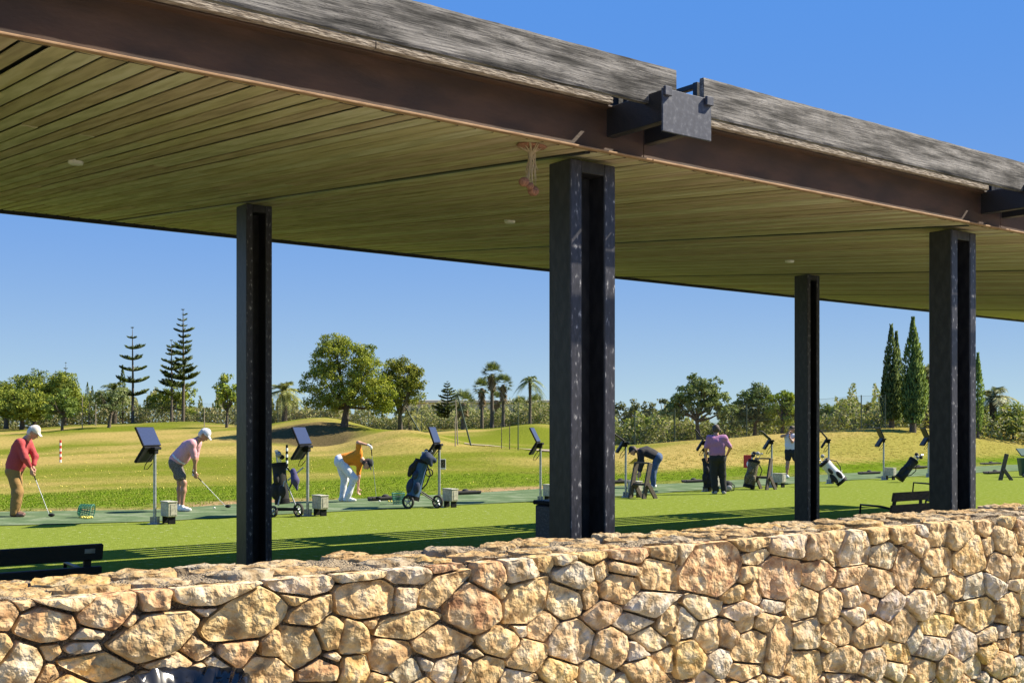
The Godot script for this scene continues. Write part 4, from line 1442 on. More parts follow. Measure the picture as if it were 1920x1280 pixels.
	fan_palm("short bushy fan palm left of the palm trio", on_land(868, 118), 2.7, 0.2, 1.6, 1.6)
	fan_palm("left fan palm of the trio", on_land(903, 124), 4.3, 0.16, 1.25, 2.6)
	fan_palm("tallest fan palm, middle of the trio", on_land(922, 122), 5.7, 0.18, 1.4, 2.4)
	fan_palm("right fan palm of the trio", on_land(943, 120), 4.4, 0.16, 1.25, 2.6)
	fan_palm("tiny fan palm between the trio trunks", on_land(930, 150), 3.4, 0.2, 1.3, 1.0)
	date_palm("slender drooping feather palm left of the big column", on_land(993, 122), 4.4, 0.14, 2.5, 22, PALM, 0.95)
	fan_palm("distant small fan palm left of the slender palm", on_land(975, 190), 3.4, 0.2, 1.8, 1.2)
	fan_palm("distant small fan palm behind the slender palm", on_land(1003, 190), 3.6, 0.2, 1.9, 1.2)
	# right of the big column
	tree("round_tree", "carob-like tree with forked trunk right of the big column", on_land(1310, 67), 1.5, 0.13,
		[[Vector3(0, 2.5, 0), Vector3(1.5, 0.95, 1.4)], [Vector3(-0.9, 2.2, 0), Vector3(0.9, 0.6, 0.9)], [Vector3(1.0, 2.2, 0), Vector3(0.9, 0.7, 0.9)], [Vector3(0.2, 3.1, 0), Vector3(0.9, 0.5, 0.9)], [Vector3(-0.2, 1.7, 0.3), Vector3(1.0, 0.5, 0.9)], [Vector3(1.4, 1.6, 0.2), Vector3(0.8, 0.6, 0.8)], [Vector3(-1.5, 1.7, 0.1), Vector3(0.7, 0.5, 0.7)], [Vector3(0.9, 3.0, 0.1), Vector3(0.4, 0.7, 0.4)], [Vector3(-0.3, 3.3, 0.1), Vector3(0.35, 0.65, 0.35)]],
		300, 0.22, 36, 0.075, [Color(.085, .11, .035), Color(.13, .155, .055), Color(.17, .19, .085), Color(.055, .075, .026)], "", yaw)
	tree("round_tree", "lower grey-green tree behind the golfer in mauve", on_land(1415, 68), 1.0, 0.11,
		[[Vector3(0, 2.0, 0), Vector3(1.2, 0.9, 1.2)], [Vector3(-0.7, 1.6, 0), Vector3(0.8, 0.6, 0.8)], [Vector3(0.4, 2.5, 0), Vector3(0.7, 0.5, 0.7)], [Vector3(0.7, 1.1, 0), Vector3(0.9, 0.9, 0.8)], [Vector3(-0.7, 0.9, 0.2), Vector3(0.8, 0.7, 0.8)], [Vector3(0.1, 2.7, 0.1), Vector3(0.35, 0.6, 0.35)]],
		220, 0.24, 32, 0.075, OLIVE + [Color(.11, .14, .035)], "", yaw)
	tree("round_tree", "bright leafy bush-tree left of the slim right column", on_land(1466, 66), 0.8, 0.1,
		[[Vector3(0, 1.5, 0), Vector3(0.9, 1.0, 0.9)], [Vector3(0.5, 0.9, 0), Vector3(0.8, 0.8, 0.8)], [Vector3(0.2, 2.1, 0), Vector3(0.6, 0.5, 0.6)]],
		90, 0.25, 30, 0.09, LIME, "", yaw)
	for q in [[1185.0, 96.0, 3.0, 3.2, "dark far pine nearest the big column"], [1215.0, 98.0, 2.6, 3.0, "middle one of the dark far pines"], [1250.0, 95.0, 3.4, 3.2, "dark far pine touching the carob-like tree"]]:
		tree("far_pine", q[4], on_land(q[0], q[1]), 0.8, 0.12, blobs_for(q[2], q[3], 0.2, 5), 80, 0.32, 28, 0.12, [Color(.05, .058, .026), Color(.08, .085, .038), Color(.11, .11, .05)], "dark pines right of the big column")
	cypress("left cypress with several spires right of the slim column", on_land(1672, 63), 5.5, 0.80, [[-0.45, 0, 0.72, 0.6], [-0.05, 0, 1.0, 0.75], [0.40, 0.1, 0.93, 0.6], [-0.1, 0.2, 0.62, 1.0], [0.2, 0.1, 0.6, 0.95]], 9000, [Color(.038, .056, .022), Color(.062, .082, .030), Color(.085, .105, .036)])
	cypress("tallest full cypress just left of the right column", on_land(1712, 61), 5.9, 0.92, [[0.0, 0, 1.0, 0.85], [0.33, 0, 0.86, 0.6], [-0.3, 0.2, 0.72, 0.7], [0.0, 0.1, 0.66, 1.0]], 9500, [Color(.062, .090, .028), Color(.10, .13, .036), Color(.045, .068, .022)])
	cypress("slim bright cypress hugging the right side of the right column", on_land(1834, 64), 4.6, 0.42, [[0.0, 0, 1.0, 1.0]], 2600, [Color(.10, .14, .035), Color(.065, .095, .026)])
	date_palm("big grey feather palm at the right edge", on_land(1862, 68), 2.1, 0.2, 2.2, 34, [Color(.075, .09, .05), Color(.15, .15, .085), Color(.26, .23, .13)], 0.85)
	date_palm("yellowish feather palm behind the left cypress", on_land(1625, 74), 1.3, 0.16, 1.7, 26, [Color(.15, .15, .05), Color(.22, .20, .07)])
	date_palm("feather palm mostly hidden behind the tall cypress", on_land(1738, 70), 3.2, 0.18, 2.0, 26, [Color(.13, .13, .06), Color(.19, .18, .09)])
	scrub_band("scrub", "grey-green scrub and reeds behind the net on the left", [[-250.0, 500.0, 116.0, 1.6, 3.6, 34000], [480.0, 640.0, 98.0, 1.0, 2.8, 9000], [600.0, 1040.0, 132.0, 1.2, 2.8, 22000], [760.0, 1040.0, 170.0, 2.6, 4.4, 6000]], [Color(.13, .125, .055), Color(.17, .155, .08), Color(.095, .11, .042), Color(.20, .175, .10), Color(.10, .125, .04)], 0.14)
	scrub_band("reeds", "yellow-green reeds and scrub behind the chain-link fence on the right", [[1120.0, 1300.0, 72.0, 1.0, 2.3, 9000], [1280.0, 1660.0, 72.0, 0.9, 2.0, 14000], [1780.0, 2300.0, 68.0, 0.9, 2.2, 12000], [1500.0, 1700.0, 78.0, 1.5, 3.2, 6000], [1640.0, 1860.0, 72.0, 0.9, 2.0, 6000]], SCRUB + [Color(.17, .20, .04), Color(.12, .145, .035)], 0.11)
	for q in [[1192.0, 70.0, "yellow-green bush beside the big column"], [1900.0, 66.0, "olive bush at the right edge of the picture"], [1555.0, 74.0, "rounded bush right of the slim right column"], [1590.0, 73.0, "yellow-tinged bush between slim column and cypresses"]]:
		var t := thing("bush", q[2], "bush", on_land(q[0], q[1]), 0.0, "bushes along the right fence")
		var lv := Leaves.new()
		crown(lv, blobs_for(2.2, 2.0, 0.0, 5), 70, 0.28, 30, 0.085, LIME if q[0] < 1200.0 else OLIVE + LIME)
		part(t, "foliage", lv.mesh(), M.foliage)
		part(t, "stem", trunk_mesh(0.8, 0.06, Vector3.ZERO, []), M.bark)
	# a long low building far behind
	var bd := thing("low_building", "long low pale building far behind the scrub", "building", on_land(905, 230), YAW)
	var w := MB.new()
	w.box(Vector3(0, 2.4, 0), Vector3(30, 4.8, 8), 0.05)
	part(bd, "wall", w, M.building_wall)
	w = MB.new()
	w.box(Vector3(0, 5.0, 0), Vector3(31, 0.5, 9), 0.05)
	part(bd, "roof", w, M.building_roof)
	for k in 9:
		w = MB.new()
		w.box(Vector3(-13.2 + k * 3.3, 3.3, 4.01), Vector3(1.4, 1.2, 0.06), 0.01)
		part(bd, "window", w, M.window_dark)
	# poles, stakes and nets on the range
	for q in [[858.0, 60.0, 2.3, 0.035, -0.12, "pole_wood", "wooden stake right behind the blue cart's panel"], [853.0, 58.0, 1.5, 0.03, 0.0, "pole_wood", "short pale stake beside the dead sapling"], [955.0, 58.0, 1.3, 0.025, 0.0, "bark", "thin dark sapling stake left of the big column, nearer one"], [940.0, 58.0, 1.2, 0.022, 0.0, "bark", "thin dark sapling stake left of the big column, farther one"], [971.0, 58.0, 2.4, 0.03, 0.0, "green_pole", "tall thin green pole left of the big column"], [382.0, 84.0, 1.6, 0.035, 0.0, "pole_wood", "pale pole above the golfer in the pink shirt"], [153.0, 92.0, 2.5, 0.035, 0.0, "pole_wood", "tall pale pole near the small forked tree"], [178.0, 96.0, 2.4, 0.04, 0.0, "pole_wood", "pale post beside the short cypress"], [780.0, 74.0, 1.5, 0.02, 0.0, "green_pole", "thin net post below the leaning tree"]]:
		var mb := MB.new()
		mb.tube([Vector3(0, -0.2, 0), Vector3(q[4] * 0.5, q[2] * 0.5, 0), Vector3(q[4], q[2], 0)], [q[3], q[3] * 0.9, q[3] * 0.7], 6)
		solo("range_pole", mb, M[q[5]], q[6], "pole", on_land(q[0], q[1]), YAW)
	for q in [[884.0, 62.0, -0.75, 2.7, "green leaning net prop left of the palm trio"], [790.0, 78.0, -1.25, 2.0, "green leaning net prop under the leaning tree"]]:
		var mb := MB.new()
		mb.tube([Vector3(0, -0.15, 0), Vector3(q[2], q[3], 0)], [0.05, 0.04], 6)
		solo("net_prop", mb, M.green_pole, q[4], "pole", on_land(q[0], q[1]), YAW)
	fence("chain_link_fence", "grey chain-link fence along the right-hand bank", [[1120.0, 62.5], [1190.0, 62.0], [1265.0, 61.8], [1400.0, 61.6], [1500.0, 61.4], [1615.0, 61.2], [1660.0, 61.4]], 1.75)
	fence("range_net", "pale safety net across the far left of the range", [[250.0, 101.0], [330.0, 98.0], [440.0, 92.0], [520.0, 90.0], [600.0, 92.0], [690.0, 92.0], [790.0, 90.0]], 1.7)
	var mk := thing("marker_post", "red and white banded distance marker post", "marker", on_land(112, 52.0), 0.0)
	marker(mk, 1.0, M.red_plastic)
	mk = thing("marker_post", "black and white banded marker post behind the hidden trolley", "marker", on_land(537, 44.0), 0.0)
	marker(mk, 0.95, M.black_plastic)

func marker(t: Node3D, h: float, m: Material) -> void:
	for k in 8:
		var mb := MB.new()
		mb.lathe([Vector2(0.0, h * k / 8.0), Vector2(0.045, h * k / 8.0), Vector2(0.045, h * (k + 1) / 8.0), Vector2(0.0, h * (k + 1) / 8.0)], 10)
		part(t, "band", mb, m if k % 2 == 1 else M.white_plastic)

func fence(called: String, label: String, line: Array, h: float) -> void:
	var t := thing(called, label, "fence")
	var pts := []
	for q in line:
		pts.append(on_land(q[0], q[1]))
	var net := MB.new()
	for k in pts.size():
		var mb := MB.new()
		mb.bar(pts[k] + Vector3(0, -0.2, 0), pts[k] + Vector3(0, h + 0.05, 0), 0.03)
		part(t, "post", mb, M.green_pole)
		if k > 0:
			var wr := MB.new()
			for f in [0.04, 0.5, 1.0]:
				wr.bar(pts[k - 1] + Vector3(0, h * f, 0), pts[k] + Vector3(0, h * f, 0), 0.006, 4)
			part(t, "wire", wr, M.green_pole)
			var n: Vector3 = (pts[k] - pts[k - 1]).cross(Vector3.UP)
			var nm := MB.new()
			nm.quad(pts[k - 1] + Vector3(0, 0.02, 0), pts[k] + Vector3(0, 0.02, 0), pts[k] + Vector3(0, h, 0), pts[k - 1] + Vector3(0, h, 0), n)
			part(t, "netting", nm, M.netting)

# ---------- range furniture ----------
func ahead(ytick: float) -> float:
	return EYE * 2184.0 / (ytick - 803.0)

func station(b: float, y: float, label: String, tilt: float, spin: float, box_x := 0.25) -> void:
	var t := thing("ball_tracker_stand", label, "tracker stand", site(b, ahead(y)), YAW - 0.13 + spin, "ball tracker stands along the tee line")
	var mb := MB.new()
	mb.tube([Vector3(0, 0.0, 0), Vector3(0, 1.30, 0)], [0.028, 0.028], 10)
	part(t, "post", mb, M.galvanised)
	mb = MB.new()
	mb.box(Vector3(0, 0.006, 0), Vector3(0.2, 0.012, 0.2), 0.003)
	for a in 4:
		var bs := Basis(Vector3.UP, PI / 4 + PI / 2 * a)
		mb.box(bs * Vector3(0.055, 0.07, 0), Vector3(0.07, 0.12, 0.008), 0.0, bs)
	part(t, "base_plate", mb, M.galvanised)
	mb = MB.new()
	mb.box(Vector3(-0.02, 1.30, 0), Vector3(0.12, 0.11, 0.16), 0.012)
	mb.box(Vector3(0.02, 1.345, 0), Vector3(0.09, 0.05, 0.30), 0.008)
	part(t, "clamp", mb, M.black_plastic)
	# solar panel leaning away from the sun side, screen housing under it
	var up := Vector3(-sin(tilt), cos(tilt), 0)
	var bs := Basis(Vector3(cos(tilt), sin(tilt), 0), up, Vector3.BACK)
	var ap := Vector3(-0.05, 1.385, 0)
	mb = MB.new()
	mb.box(ap + up * 0.185, Vector3(0.032, 0.37, 0.80), 0.006, bs)
	part(t, "solar_panel", mb, M.black_plastic)
	mb = MB.new()
	mb.box(ap + up * 0.185 + bs.x * 0.018, Vector3(0.004, 0.34, 0.77), 0.001, bs)
	part(t, "panel_glass", mb, M.panel_blue)
	var dn := Vector3(-0.52, -0.85, 0).normalized()
	var b2 := Basis(Vector3(dn.y, -dn.x, 0) * -1.0, dn * -1.0, Vector3.BACK)
	mb = MB.new()
	mb.box(ap + dn * 0.17, Vector3(0.05, 0.33, 0.70), 0.01, b2)
	part(t, "screen_housing", mb, M.black_plastic)
	mb = MB.new()
	mb.box(ap + dn * 0.17 - b2.x * 0.027, Vector3(0.004, 0.28, 0.60), 0.001, b2)
	part(t, "screen", mb, M.screen_glass)
	mb = MB.new()
	mb.tube([Vector3(0.03, 1.28, 0.05), Vector3(-0.04, 1.18, 0.09), Vector3(-0.13, 1.06, 0.1), Vector3(-0.16, 0.97, 0.09), Vector3(-0.10, 0.98, 0.07), Vector3(-0.03, 1.08, 0.04)], [0.008], 5)
	part(t, "cable", mb, M.black_plastic)
	var m := thing("meter_box", "beige power box on feet beside " + label.substr(label.find("the ")), "power box", site(b, ahead(y)) + Vector3(box_x * 0.9, 0, box_x * 0.35), 0.0, "power boxes along the tee line")
	mb = MB.new()
	mb.box(Vector3(0, 0.26, 0), Vector3(0.17, 0.26, 0.36), 0.012)
	part(m, "cabinet", mb, M.beige_box)
	mb = MB.new()
	mb.box(Vector3(0, 0.395, 0), Vector3(0.19, 0.018, 0.38), 0.006)
	part(m, "lid", mb, M.beige_box)
	mb = MB.new()
	mb.box(Vector3(0.02, 0.26, 0.183), Vector3(0.12, 0.2, 0.006), 0.002)
	part(m, "door", mb, M.beige_box)
	for s in [-0.13, 0.13]:
		mb = MB.new()
		mb.box(Vector3(0, 0.065, s), Vector3(0.13, 0.13, 0.045), 0.005)
		part(m, "foot", mb, M.black_plastic)

func golf_bag(called: String, label: String, at: Vector3, a: Vector3, b: Vector3, r: float, m1: Material, m2: Material, clubs: String, turn := YAW) -> void:
	var t := thing(called, label, "golf bag", at, turn)
	var ax := (b - a).normalized()
	var side := ax.cross(Vector3.BACK).normalized()
	var mb := MB.new()
	var pts := []
	var rr := []
	for k in 9:
		var f := k / 8.0
		pts.append(a.lerp(b, f))
		rr.append(r * [0.92, 1.0, 1.0, 0.97, 0.94, 0.92, 0.92, 0.95, 1.0][k])
	mb.tube(pts, rr, 14)
	part(t, "bag_body", mb, m1)
	mb = MB.new()
	mb.tube([a - ax * 0.02, a + ax * 0.07], [r * 1.04, r * 1.04], 14)
	part(t, "bag_base", mb, M.black_plastic)
	mb = MB.new()
	mb.tube([b - ax * 0.06, b + ax * 0.015], [r * 1.06, r * 1.06], 14)
	part(t, "top_collar", mb, M.black_plastic)
	for q in [[-0.9, 0.32, 0.17, 0.07], [0.25, 0.30, 0.13, 0.06], [-0.3, 0.62, 0.10, 0.05]]:
		mb = MB.new()
		var c: Vector3 = a.lerp(b, q[1]) + (side * q[0] + Vector3.BACK * 0.75).normalized() * r * 0.95
		mb.ball(c, Vector3(q[3] * 1.2, q[2], q[3]), 7, Basis(side, ax, side.cross(ax)))
		part(t, "pocket", mb, m2)
	mb = MB.new()
	mb.tube([a.lerp(b, 0.9) + side * r, a.lerp(b, 0.7) + side * r * 1.7, a.lerp(b, 0.45) + side * r * 1.5, a.lerp(b, 0.3) + side * r], [0.016], 6)
	part(t, "strap", mb, M.black_cloth)
	# the clubs standing in it
	for k in 6:
		var o := Vector3(rng.randf_range(-0.6, 0.6), 0, rng.randf_range(-0.6, 0.6)) * r
		var top := b + o * 1.6 + ax * rng.randf_range(0.10, 0.24)
		var cl := thing("golf_club", (["black-covered wood", "grey-covered wood", "black-covered wood", "bare iron", "bare iron", "bare iron"][k]) + clubs.substr(4), "golf club", at, turn, "clubs standing in golf bags")
		mb = MB.new()
		mb.bar(b + o * 0.8 - ax * 0.25, top, 0.008, 5)
		part(cl, "shaft", mb, M.chrome)
		mb = MB.new()
		if k < 3:
			mb.ball(top + Vector3(0.02, 0.0, 0), Vector3(0.055, 0.05, 0.05) * rng.randf_range(0.85, 1.15), 6)
			part(cl, "head_cover", mb, M.black_cloth if k != 1 else M.grey_cloth)
		else:
			mb.box(top + Vector3(0.02, 0.005, 0), Vector3(0.07, 0.045, 0.02), 0.006, Basis(Vector3.BACK, rng.randf_range(-0.5, 0.5)))
			part(cl, "club_head", mb, M.chrome)

func wheel(t: Node3D, c: Vector3, r: float, turn: float) -> void:
	var xf := Transform3D(Basis(Vector3.UP, turn) * Basis(Vector3.BACK, PI / 2), c)
	var w := Node3D.new()
	w.name = "wheel"
	t.add_child(w, true)
	var mb := MB.new()
	mb.lathe([Vector2(r * 0.72, -0.022), Vector2(r * 0.95, -0.026), Vector2(r, -0.012), Vector2(r, 0.012), Vector2(r * 0.95, 0.026), Vector2(r * 0.72, 0.022), Vector2(r * 0.72, -0.022)], 20, xf)
	part(w, "tyre", mb, M.rubber)
	mb = MB.new()
	mb.lathe([Vector2(0.0, -0.03), Vector2(r * 0.22, -0.028), Vector2(r * 0.25, 0.0), Vector2(r * 0.22, 0.028), Vector2(0.0, 0.03)], 12, xf)
	for k in 5:
		var a := TAU * k / 5.0
		mb.bar(xf * Vector3(cos(a) * r * 0.2, 0, sin(a) * r * 0.2), xf * Vector3(cos(a) * r * 0.74, 0, sin(a) * r * 0.74), 0.012, 5)
	part(w, "rim", mb, M.galvanised)

func plank_stand(b: float, y: float, label: String, turn: float, twin: bool) -> void:
	# bag rest of recycled planks: a leaning upright and a shorter brace, once or twice, joined by a rail
	var t := thing("plank_bag_stand", label, "bag stand", site(b, ahead(y)), turn, "plank bag stands on the turf")
	for z in ([-0.24, 0.24] if twin else [0.0]):
		var mb := MB.new()
		var bs := Basis(Vector3.BACK, -0.24)
		mb.box(Vector3(0.0, 0.43, z), Vector3(0.13, 0.90, 0.05), 0.006, bs)
		part(t, "upright_plank", mb, M.recycled_plank)
		mb = MB.new()
		mb.box(Vector3(0.12, 0.17, z + 0.052), Vector3(0.11, 0.46, 0.045), 0.006, Basis(Vector3.BACK, 0.62))
		part(t, "brace_plank", mb, M.recycled_plank)
	if twin:
		var mb := MB.new()
		mb.box(Vector3(0.085, 0.86, 0), Vector3(0.05, 0.04, 0.50), 0.006)
		part(t, "top_rail", mb, M.recycled_plank)
		mb = MB.new()
		mb.box(Vector3(0.06, 0.34, 0), Vector3(0.16, 0.06, 0.44), 0.006)
		part(t, "cross_rail", mb, M.recycled_plank)

func bench(label: String, at: Vector3, turn: float, m: Material, long: float, plate: bool) -> void:
	var t := thing("park_bench", label, "bench", at, turn)
	# seen from behind: local +z is the back
	for y in [[0.605, 0.115], [0.77, 0.12]]:
		var mb := MB.new()
		var bs := Basis(Vector3.RIGHT, 0.2)
		mb.box(Vector3(0, y[0] + 0.02, 0.12 + (y[0] - 0.62) * 0.2), Vector3(long, y[1], 0.035), 0.008, bs)
		part(t, "back_slat", mb, m)
	for z in [0.02, -0.12, -0.26]:
		var mb := MB.new()
		mb.box(Vector3(0, 0.43, z), Vector3(long, 0.035, 0.12), 0.008)
		part(t, "seat_slat", mb, m)
	for x in [-long / 2 + 0.10, long / 2 - 0.10]:
		var mb := MB.new()
		mb.box(Vector3(x, 0.62, 0.088), Vector3(0.055, 0.46, 0.03), 0.004, Basis(Vector3.RIGHT, 0.2))
		mb.box(Vector3(x, 0.21, 0.06), Vector3(0.055, 0.42, 0.045), 0.004)
		mb.box(Vector3(x, 0.21, -0.27), Vector3(0.055, 0.42, 0.045), 0.004)
		mb.box(Vector3(x, 0.405, -0.1), Vector3(0.055, 0.03, 0.42), 0.004)
		part(t, "bench_leg", mb, M.black_paint)
		mb = MB.new()
		mb.tube([Vector3(x, 0.62, 0.10), Vector3(x, 0.65, -0.1), Vector3(x, 0.66, -0.42), Vector3(x, 0.40, -0.45)], [0.016], 6)
		part(t, "arm_rest", mb, M.black_paint)
	if plate:
		var mb := MB.new()
		mb.box(Vector3(long / 2 - 0.10, 0.80, 0.172), Vector3(0.075, 0.034, 0.004), 0.001, Basis(Vector3.RIGHT, 0.2))
		part(t, "maker_plate", mb, M.galvanised)

func ball_tray(b: float, y: float, label: String, long := 0.85) -> void:
	var t := thing("ball_tray", label, "ball tray", site(b, ahead(y), 0.012), 0.0, "rubber ball trays on the tee mats")
	var mb := MB.new()
	mb.box(Vector3(0, 0.03, 0), Vector3(long, 0.05, 0.22), 0.01)
	for z in [-0.11, 0.11]:
		mb.box(Vector3(0, 0.065, z), Vector3(long, 0.05, 0.03), 0.01)
	part(t, "tray_body", mb, M.rubber)
	mb = MB.new()
	mb.ball(Vector3(0, 0.09, 0), Vector3(0.09, 0.055, 0.09), 7)
	part(t, "dispenser_knob", mb, M.rubber)

func loose_balls(spots: Array, label: String, m: Material) -> void:
	for q in spots:
		var mb := MB.new()
		mb.ball(Vector3(0, 0.0214, 0), Vector3.ONE * 0.0214, 6)
		solo("golf_ball", mb, m, label, "golf ball", site(q[0], ahead(q[1]), 0.013), 0.0, label.replace("ball ", "balls ") if label.contains("yellow") else "white balls on the mats")

func basket(label: String, at: Vector3, tipped: bool) -> void:
	var t := thing("ball_basket", label, "basket", at, YAW)
	var xf := Transform3D(Basis(Vector3.BACK, -1.75) if tipped else Basis.IDENTITY, Vector3(-0.12, 0.145, 0) if tipped else Vector3.ZERO)
	var mb := MB.new()
	var H := 0.24
	for k in 18:
		var a := TAU * k / 18.0
		var d := Vector3(cos(a), 0, sin(a))
		mb.bar(xf * (d * 0.105), xf * (d * 0.145 + Vector3(0, H, 0)), 0.006, 4)
	for j in 6:
		var f := j / 5.0
		var pts := []
		for k in 19:
			var a := TAU * k / 18.0
			pts.append(xf * (Vector3(cos(a), 0, sin(a)) * lerpf(0.105, 0.145, f) + Vector3(0, H * f, 0)))
		mb.tube(pts, [0.010 if j == 5 else 0.005], 4, false)
	mb.lathe([Vector2(0, 0), Vector2(0.105, 0.0)], 14, xf)
	part(t, "mesh_body", mb, M.green_plastic)
	mb = MB.new()
	var hp := []
	for k in 9:
		var a := PI * k / 8.0
		hp.append(xf * Vector3(cos(a) * 0.145, H + sin(a) * 0.05, 0.02))
	mb.tube(hp, [0.006], 5)
	part(t, "handle", mb, M.green_plastic)

func build_kit() -> void:
	station(289, 982, "tracker stand nearest on the left, beside the golfer in the pink shirt", 0.42, 0.05)
	station(576, 967, "tracker stand right of the slim back column", 0.40, 0.0)
	station(823, 951, "tracker stand behind the blue cart bag", 0.34, 0.02)
	station(1013, 941, "tracker stand just left of the big column", 0.46, 0.0)
	station(1173, 932, "tracker stand beside the golfer bending in black", 0.95, 0.1)
	station(1322, 921, "tracker stand behind the golfer in the mauve shirt", 0.66, 0.0)
	station(1447, 913.5, "tracker stand behind the camouflage golf bag", 0.86, 0.0)
	station(1554, 906.5, "tracker stand right of the slim right column", 0.70, -0.1)
	station(1657, 899.5, "tracker stand left of the black golf bag", 0.42, 0.0)
	station(1741, 894, "tracker stand touching the right column", 0.42, 0.0)
	# blue bag on a push trolley
	var at := site(792, ahead(953))
	golf_bag("golf_bag", "navy and blue golf bag leaning on a push trolley", at, Vector3(-0.22, 0.20, 0), Vector3(-0.02, 1.02, -0.06), 0.145, M.blue_bag, M.navy_cloth, "club standing in the blue trolley bag")
	var t := thing("golf_trolley", "black two-wheeled push trolley carrying the blue golf bag", "trolley", at, YAW)
	wheel(t, Vector3(-0.30, 0.146, 0.12), 0.146, 1.1)
	wheel(t, Vector3(0.31, 0.14, -0.1), 0.14, 1.0)
	var mb := MB.new()
	mb.tube([Vector3(-0.12, 0.16, 0.04), Vector3(-0.03, 0.45, -0.04), Vector3(0.10, 0.95, -0.12), Vector3(0.24, 1.06, -0.14)], [0.017], 6)
	mb.bar(Vector3(-0.06, 0.38, -0.02), Vector3(-0.29, 0.146, 0.10), 0.014)
	mb.bar(Vector3(-0.06, 0.38, -0.02), Vector3(0.30, 0.14, -0.09), 0.016)
	mb.bar(Vector3(-0.05, 0.34, 0.03), Vector3(0.28, 0.12, -0.07), 0.012)
	part(t, "frame", mb, M.black_paint)
	mb = MB.new()
	var hoop := []
	for k in 13:
		hoop.append(Vector3(0.14 + cos(TAU * k / 12.0) * 0.075, 0.76 + sin(TAU * k / 12.0) * 0.075, 0.02))
	mb.tube(hoop, [0.013], 5, false)
	part(t, "bottle_ring", mb, M.black_plastic)
	mb = MB.new()
	mb.bar(Vector3(0.20, 1.05, -0.26), Vector3(0.20, 1.05, 0.0), 0.02)
	part(t, "handle", mb, M.black_plastic)
	drape("jacket", "dark jacket slung over the top of the blue golf bag", at, [[Vector3(0.02, 1.06, 0.02), Vector3(0.10, 1.10, 0.0), 0.07, 0.08], [Vector3(0.10, 1.10, 0), Vector3(0.24, 1.02, 0.0), 0.09, 0.06], [Vector3(0.12, 1.05, 0.06), Vector3(0.18, 0.92, 0.06), 0.07, 0.04]], M.navy_cloth)
	drape("towel", "dark cloth hanging at the left of the blue golf bag", at, [[Vector3(-0.14, 0.98, 0.05), Vector3(-0.22, 0.86, 0.05), 0.05, 0.06], [Vector3(-0.22, 0.86, 0.05), Vector3(-0.28, 0.72, 0.05), 0.06, 0.045]], M.black_cloth)
	# trolley half hidden by the slim back column
	at = site(545, ahead(968.5))
	t = thing("golf_trolley", "grey-legged golf trolley half hidden behind the slim back column", "trolley", at, YAW)
	wheel(t, Vector3(0.15, 0.135, 0.05), 0.135, 0.9)
	wheel(t, Vector3(-0.32, 0.11, 0.12), 0.11, 0.9)
	mb = MB.new()
	mb.bar(Vector3(-0.11, 0.70, 0.06), Vector3(-0.23, 0.22, 0.1), 0.017)
	mb.bar(Vector3(-0.10, 0.70, 0.06), Vector3(0.10, 0.22, 0.06), 0.014)
	mb.bar(Vector3(-0.06, 0.70, 0.02), Vector3(0.24, 0.95, 0.0), 0.014)
	part(t, "frame", mb, M.galvanised)
	mb = MB.new()
	mb.box(Vector3(-0.07, 0.15, 0.08), Vector3(0.42, 0.06, 0.07), 0.01)
	part(t, "axle_box", mb, M.black_plastic)
	golf_bag("golf_bag", "black golf bag on the half-hidden trolley by the slim back column", at, Vector3(-0.18, 0.26, -0.05), Vector3(-0.26, 1.02, -0.10), 0.14, M.black_cloth, M.black_cloth, "club standing in the half-hidden black bag")
	drape("towel", "violet-blue towel hanging from the half-hidden trolley", at, [[Vector3(0.05, 0.88, 0.06), Vector3(0.09, 0.70, 0.08), 0.055, 0.075], [Vector3(0.09, 0.70, 0.08), Vector3(0.13, 0.52, 0.08), 0.06, 0.02]], M.violet_cloth)
	# bags further along
	at = site(1330, ahead(921))
	golf_bag("golf_bag", "dark golf bag on a trolley in front of the golfer in mauve", at, Vector3(-0.02, 0.12, 0.1), Vector3(-0.05, 0.88, 0.0), 0.15, M.black_cloth, M.black_cloth, "club standing in the dark bag beside the golfer in mauve")
	var pk := thing("backpack", "small black backpack on the turf beside the golfer in mauve", "backpack", site(1364, ahead(921)), YAW)
	mb = MB.new()
	mb.ball(Vector3(0, 0.14, 0), Vector3(0.13, 0.155, 0.10), 8)
	part(pk, "sack", mb, M.black_cloth)
	mb = MB.new()
	mb.ball(Vector3(0.02, 0.09, 0.09), Vector3(0.09, 0.08, 0.04), 6)
	part(pk, "pocket", mb, M.grey_cloth)
	mb = MB.new()
	mb.tube([Vector3(0.08, 0.25, 0), Vector3(0.18, 0.16, 0.03), Vector3(0.16, 0.03, 0.05), Vector3(0.08, 0.02, 0.03)], [0.014], 5)
	part(pk, "strap", mb, M.black_cloth)
	golf_bag("golf_bag", "camouflage golf bag propped on the plank stand", site(1404, ahead(917)), Vector3(0.0, 0.06, 0), Vector3(0.16, 0.80, -0.05), 0.16, M.camo, M.camo, "club standing in the camouflage bag")
	golf_bag("golf_bag", "white and black golf bag lying tilted right of the slim right column", site(1575, ahead(912)), Vector3(0.06, 0.14, 0), Vector3(-0.46, 0.72, -0.05), 0.17, M.white_bag, M.black_cloth, "club standing in the white bag")
	golf_bag("golf_bag", "black golf bag tilted on its stand left of the right column", site(1690, ahead(904)), Vector3(-0.06, 0.12, 0), Vector3(0.42, 0.70, -0.05), 0.15, M.black_cloth, M.black_cloth, "club standing in the black bag by the right column")
	plank_stand(1200, 934, "twin plank bag stand in front of the golfer bending in black", 0.0, true)
	plank_stand(1428, 917.5, "twin plank bag stand holding the camouflage bag", 0.1, true)
	plank_stand(1882, 900, "plank bag stand near the right edge, shaped like a letter K", YAW, false)
	ball_tray(722, 938.5, "ball tray beside the golfer in orange")
	ball_tray(872, 927.5, "ball tray right of the blue cart bag")
	ball_tray(1163, 906, "ball tray beside the big column")
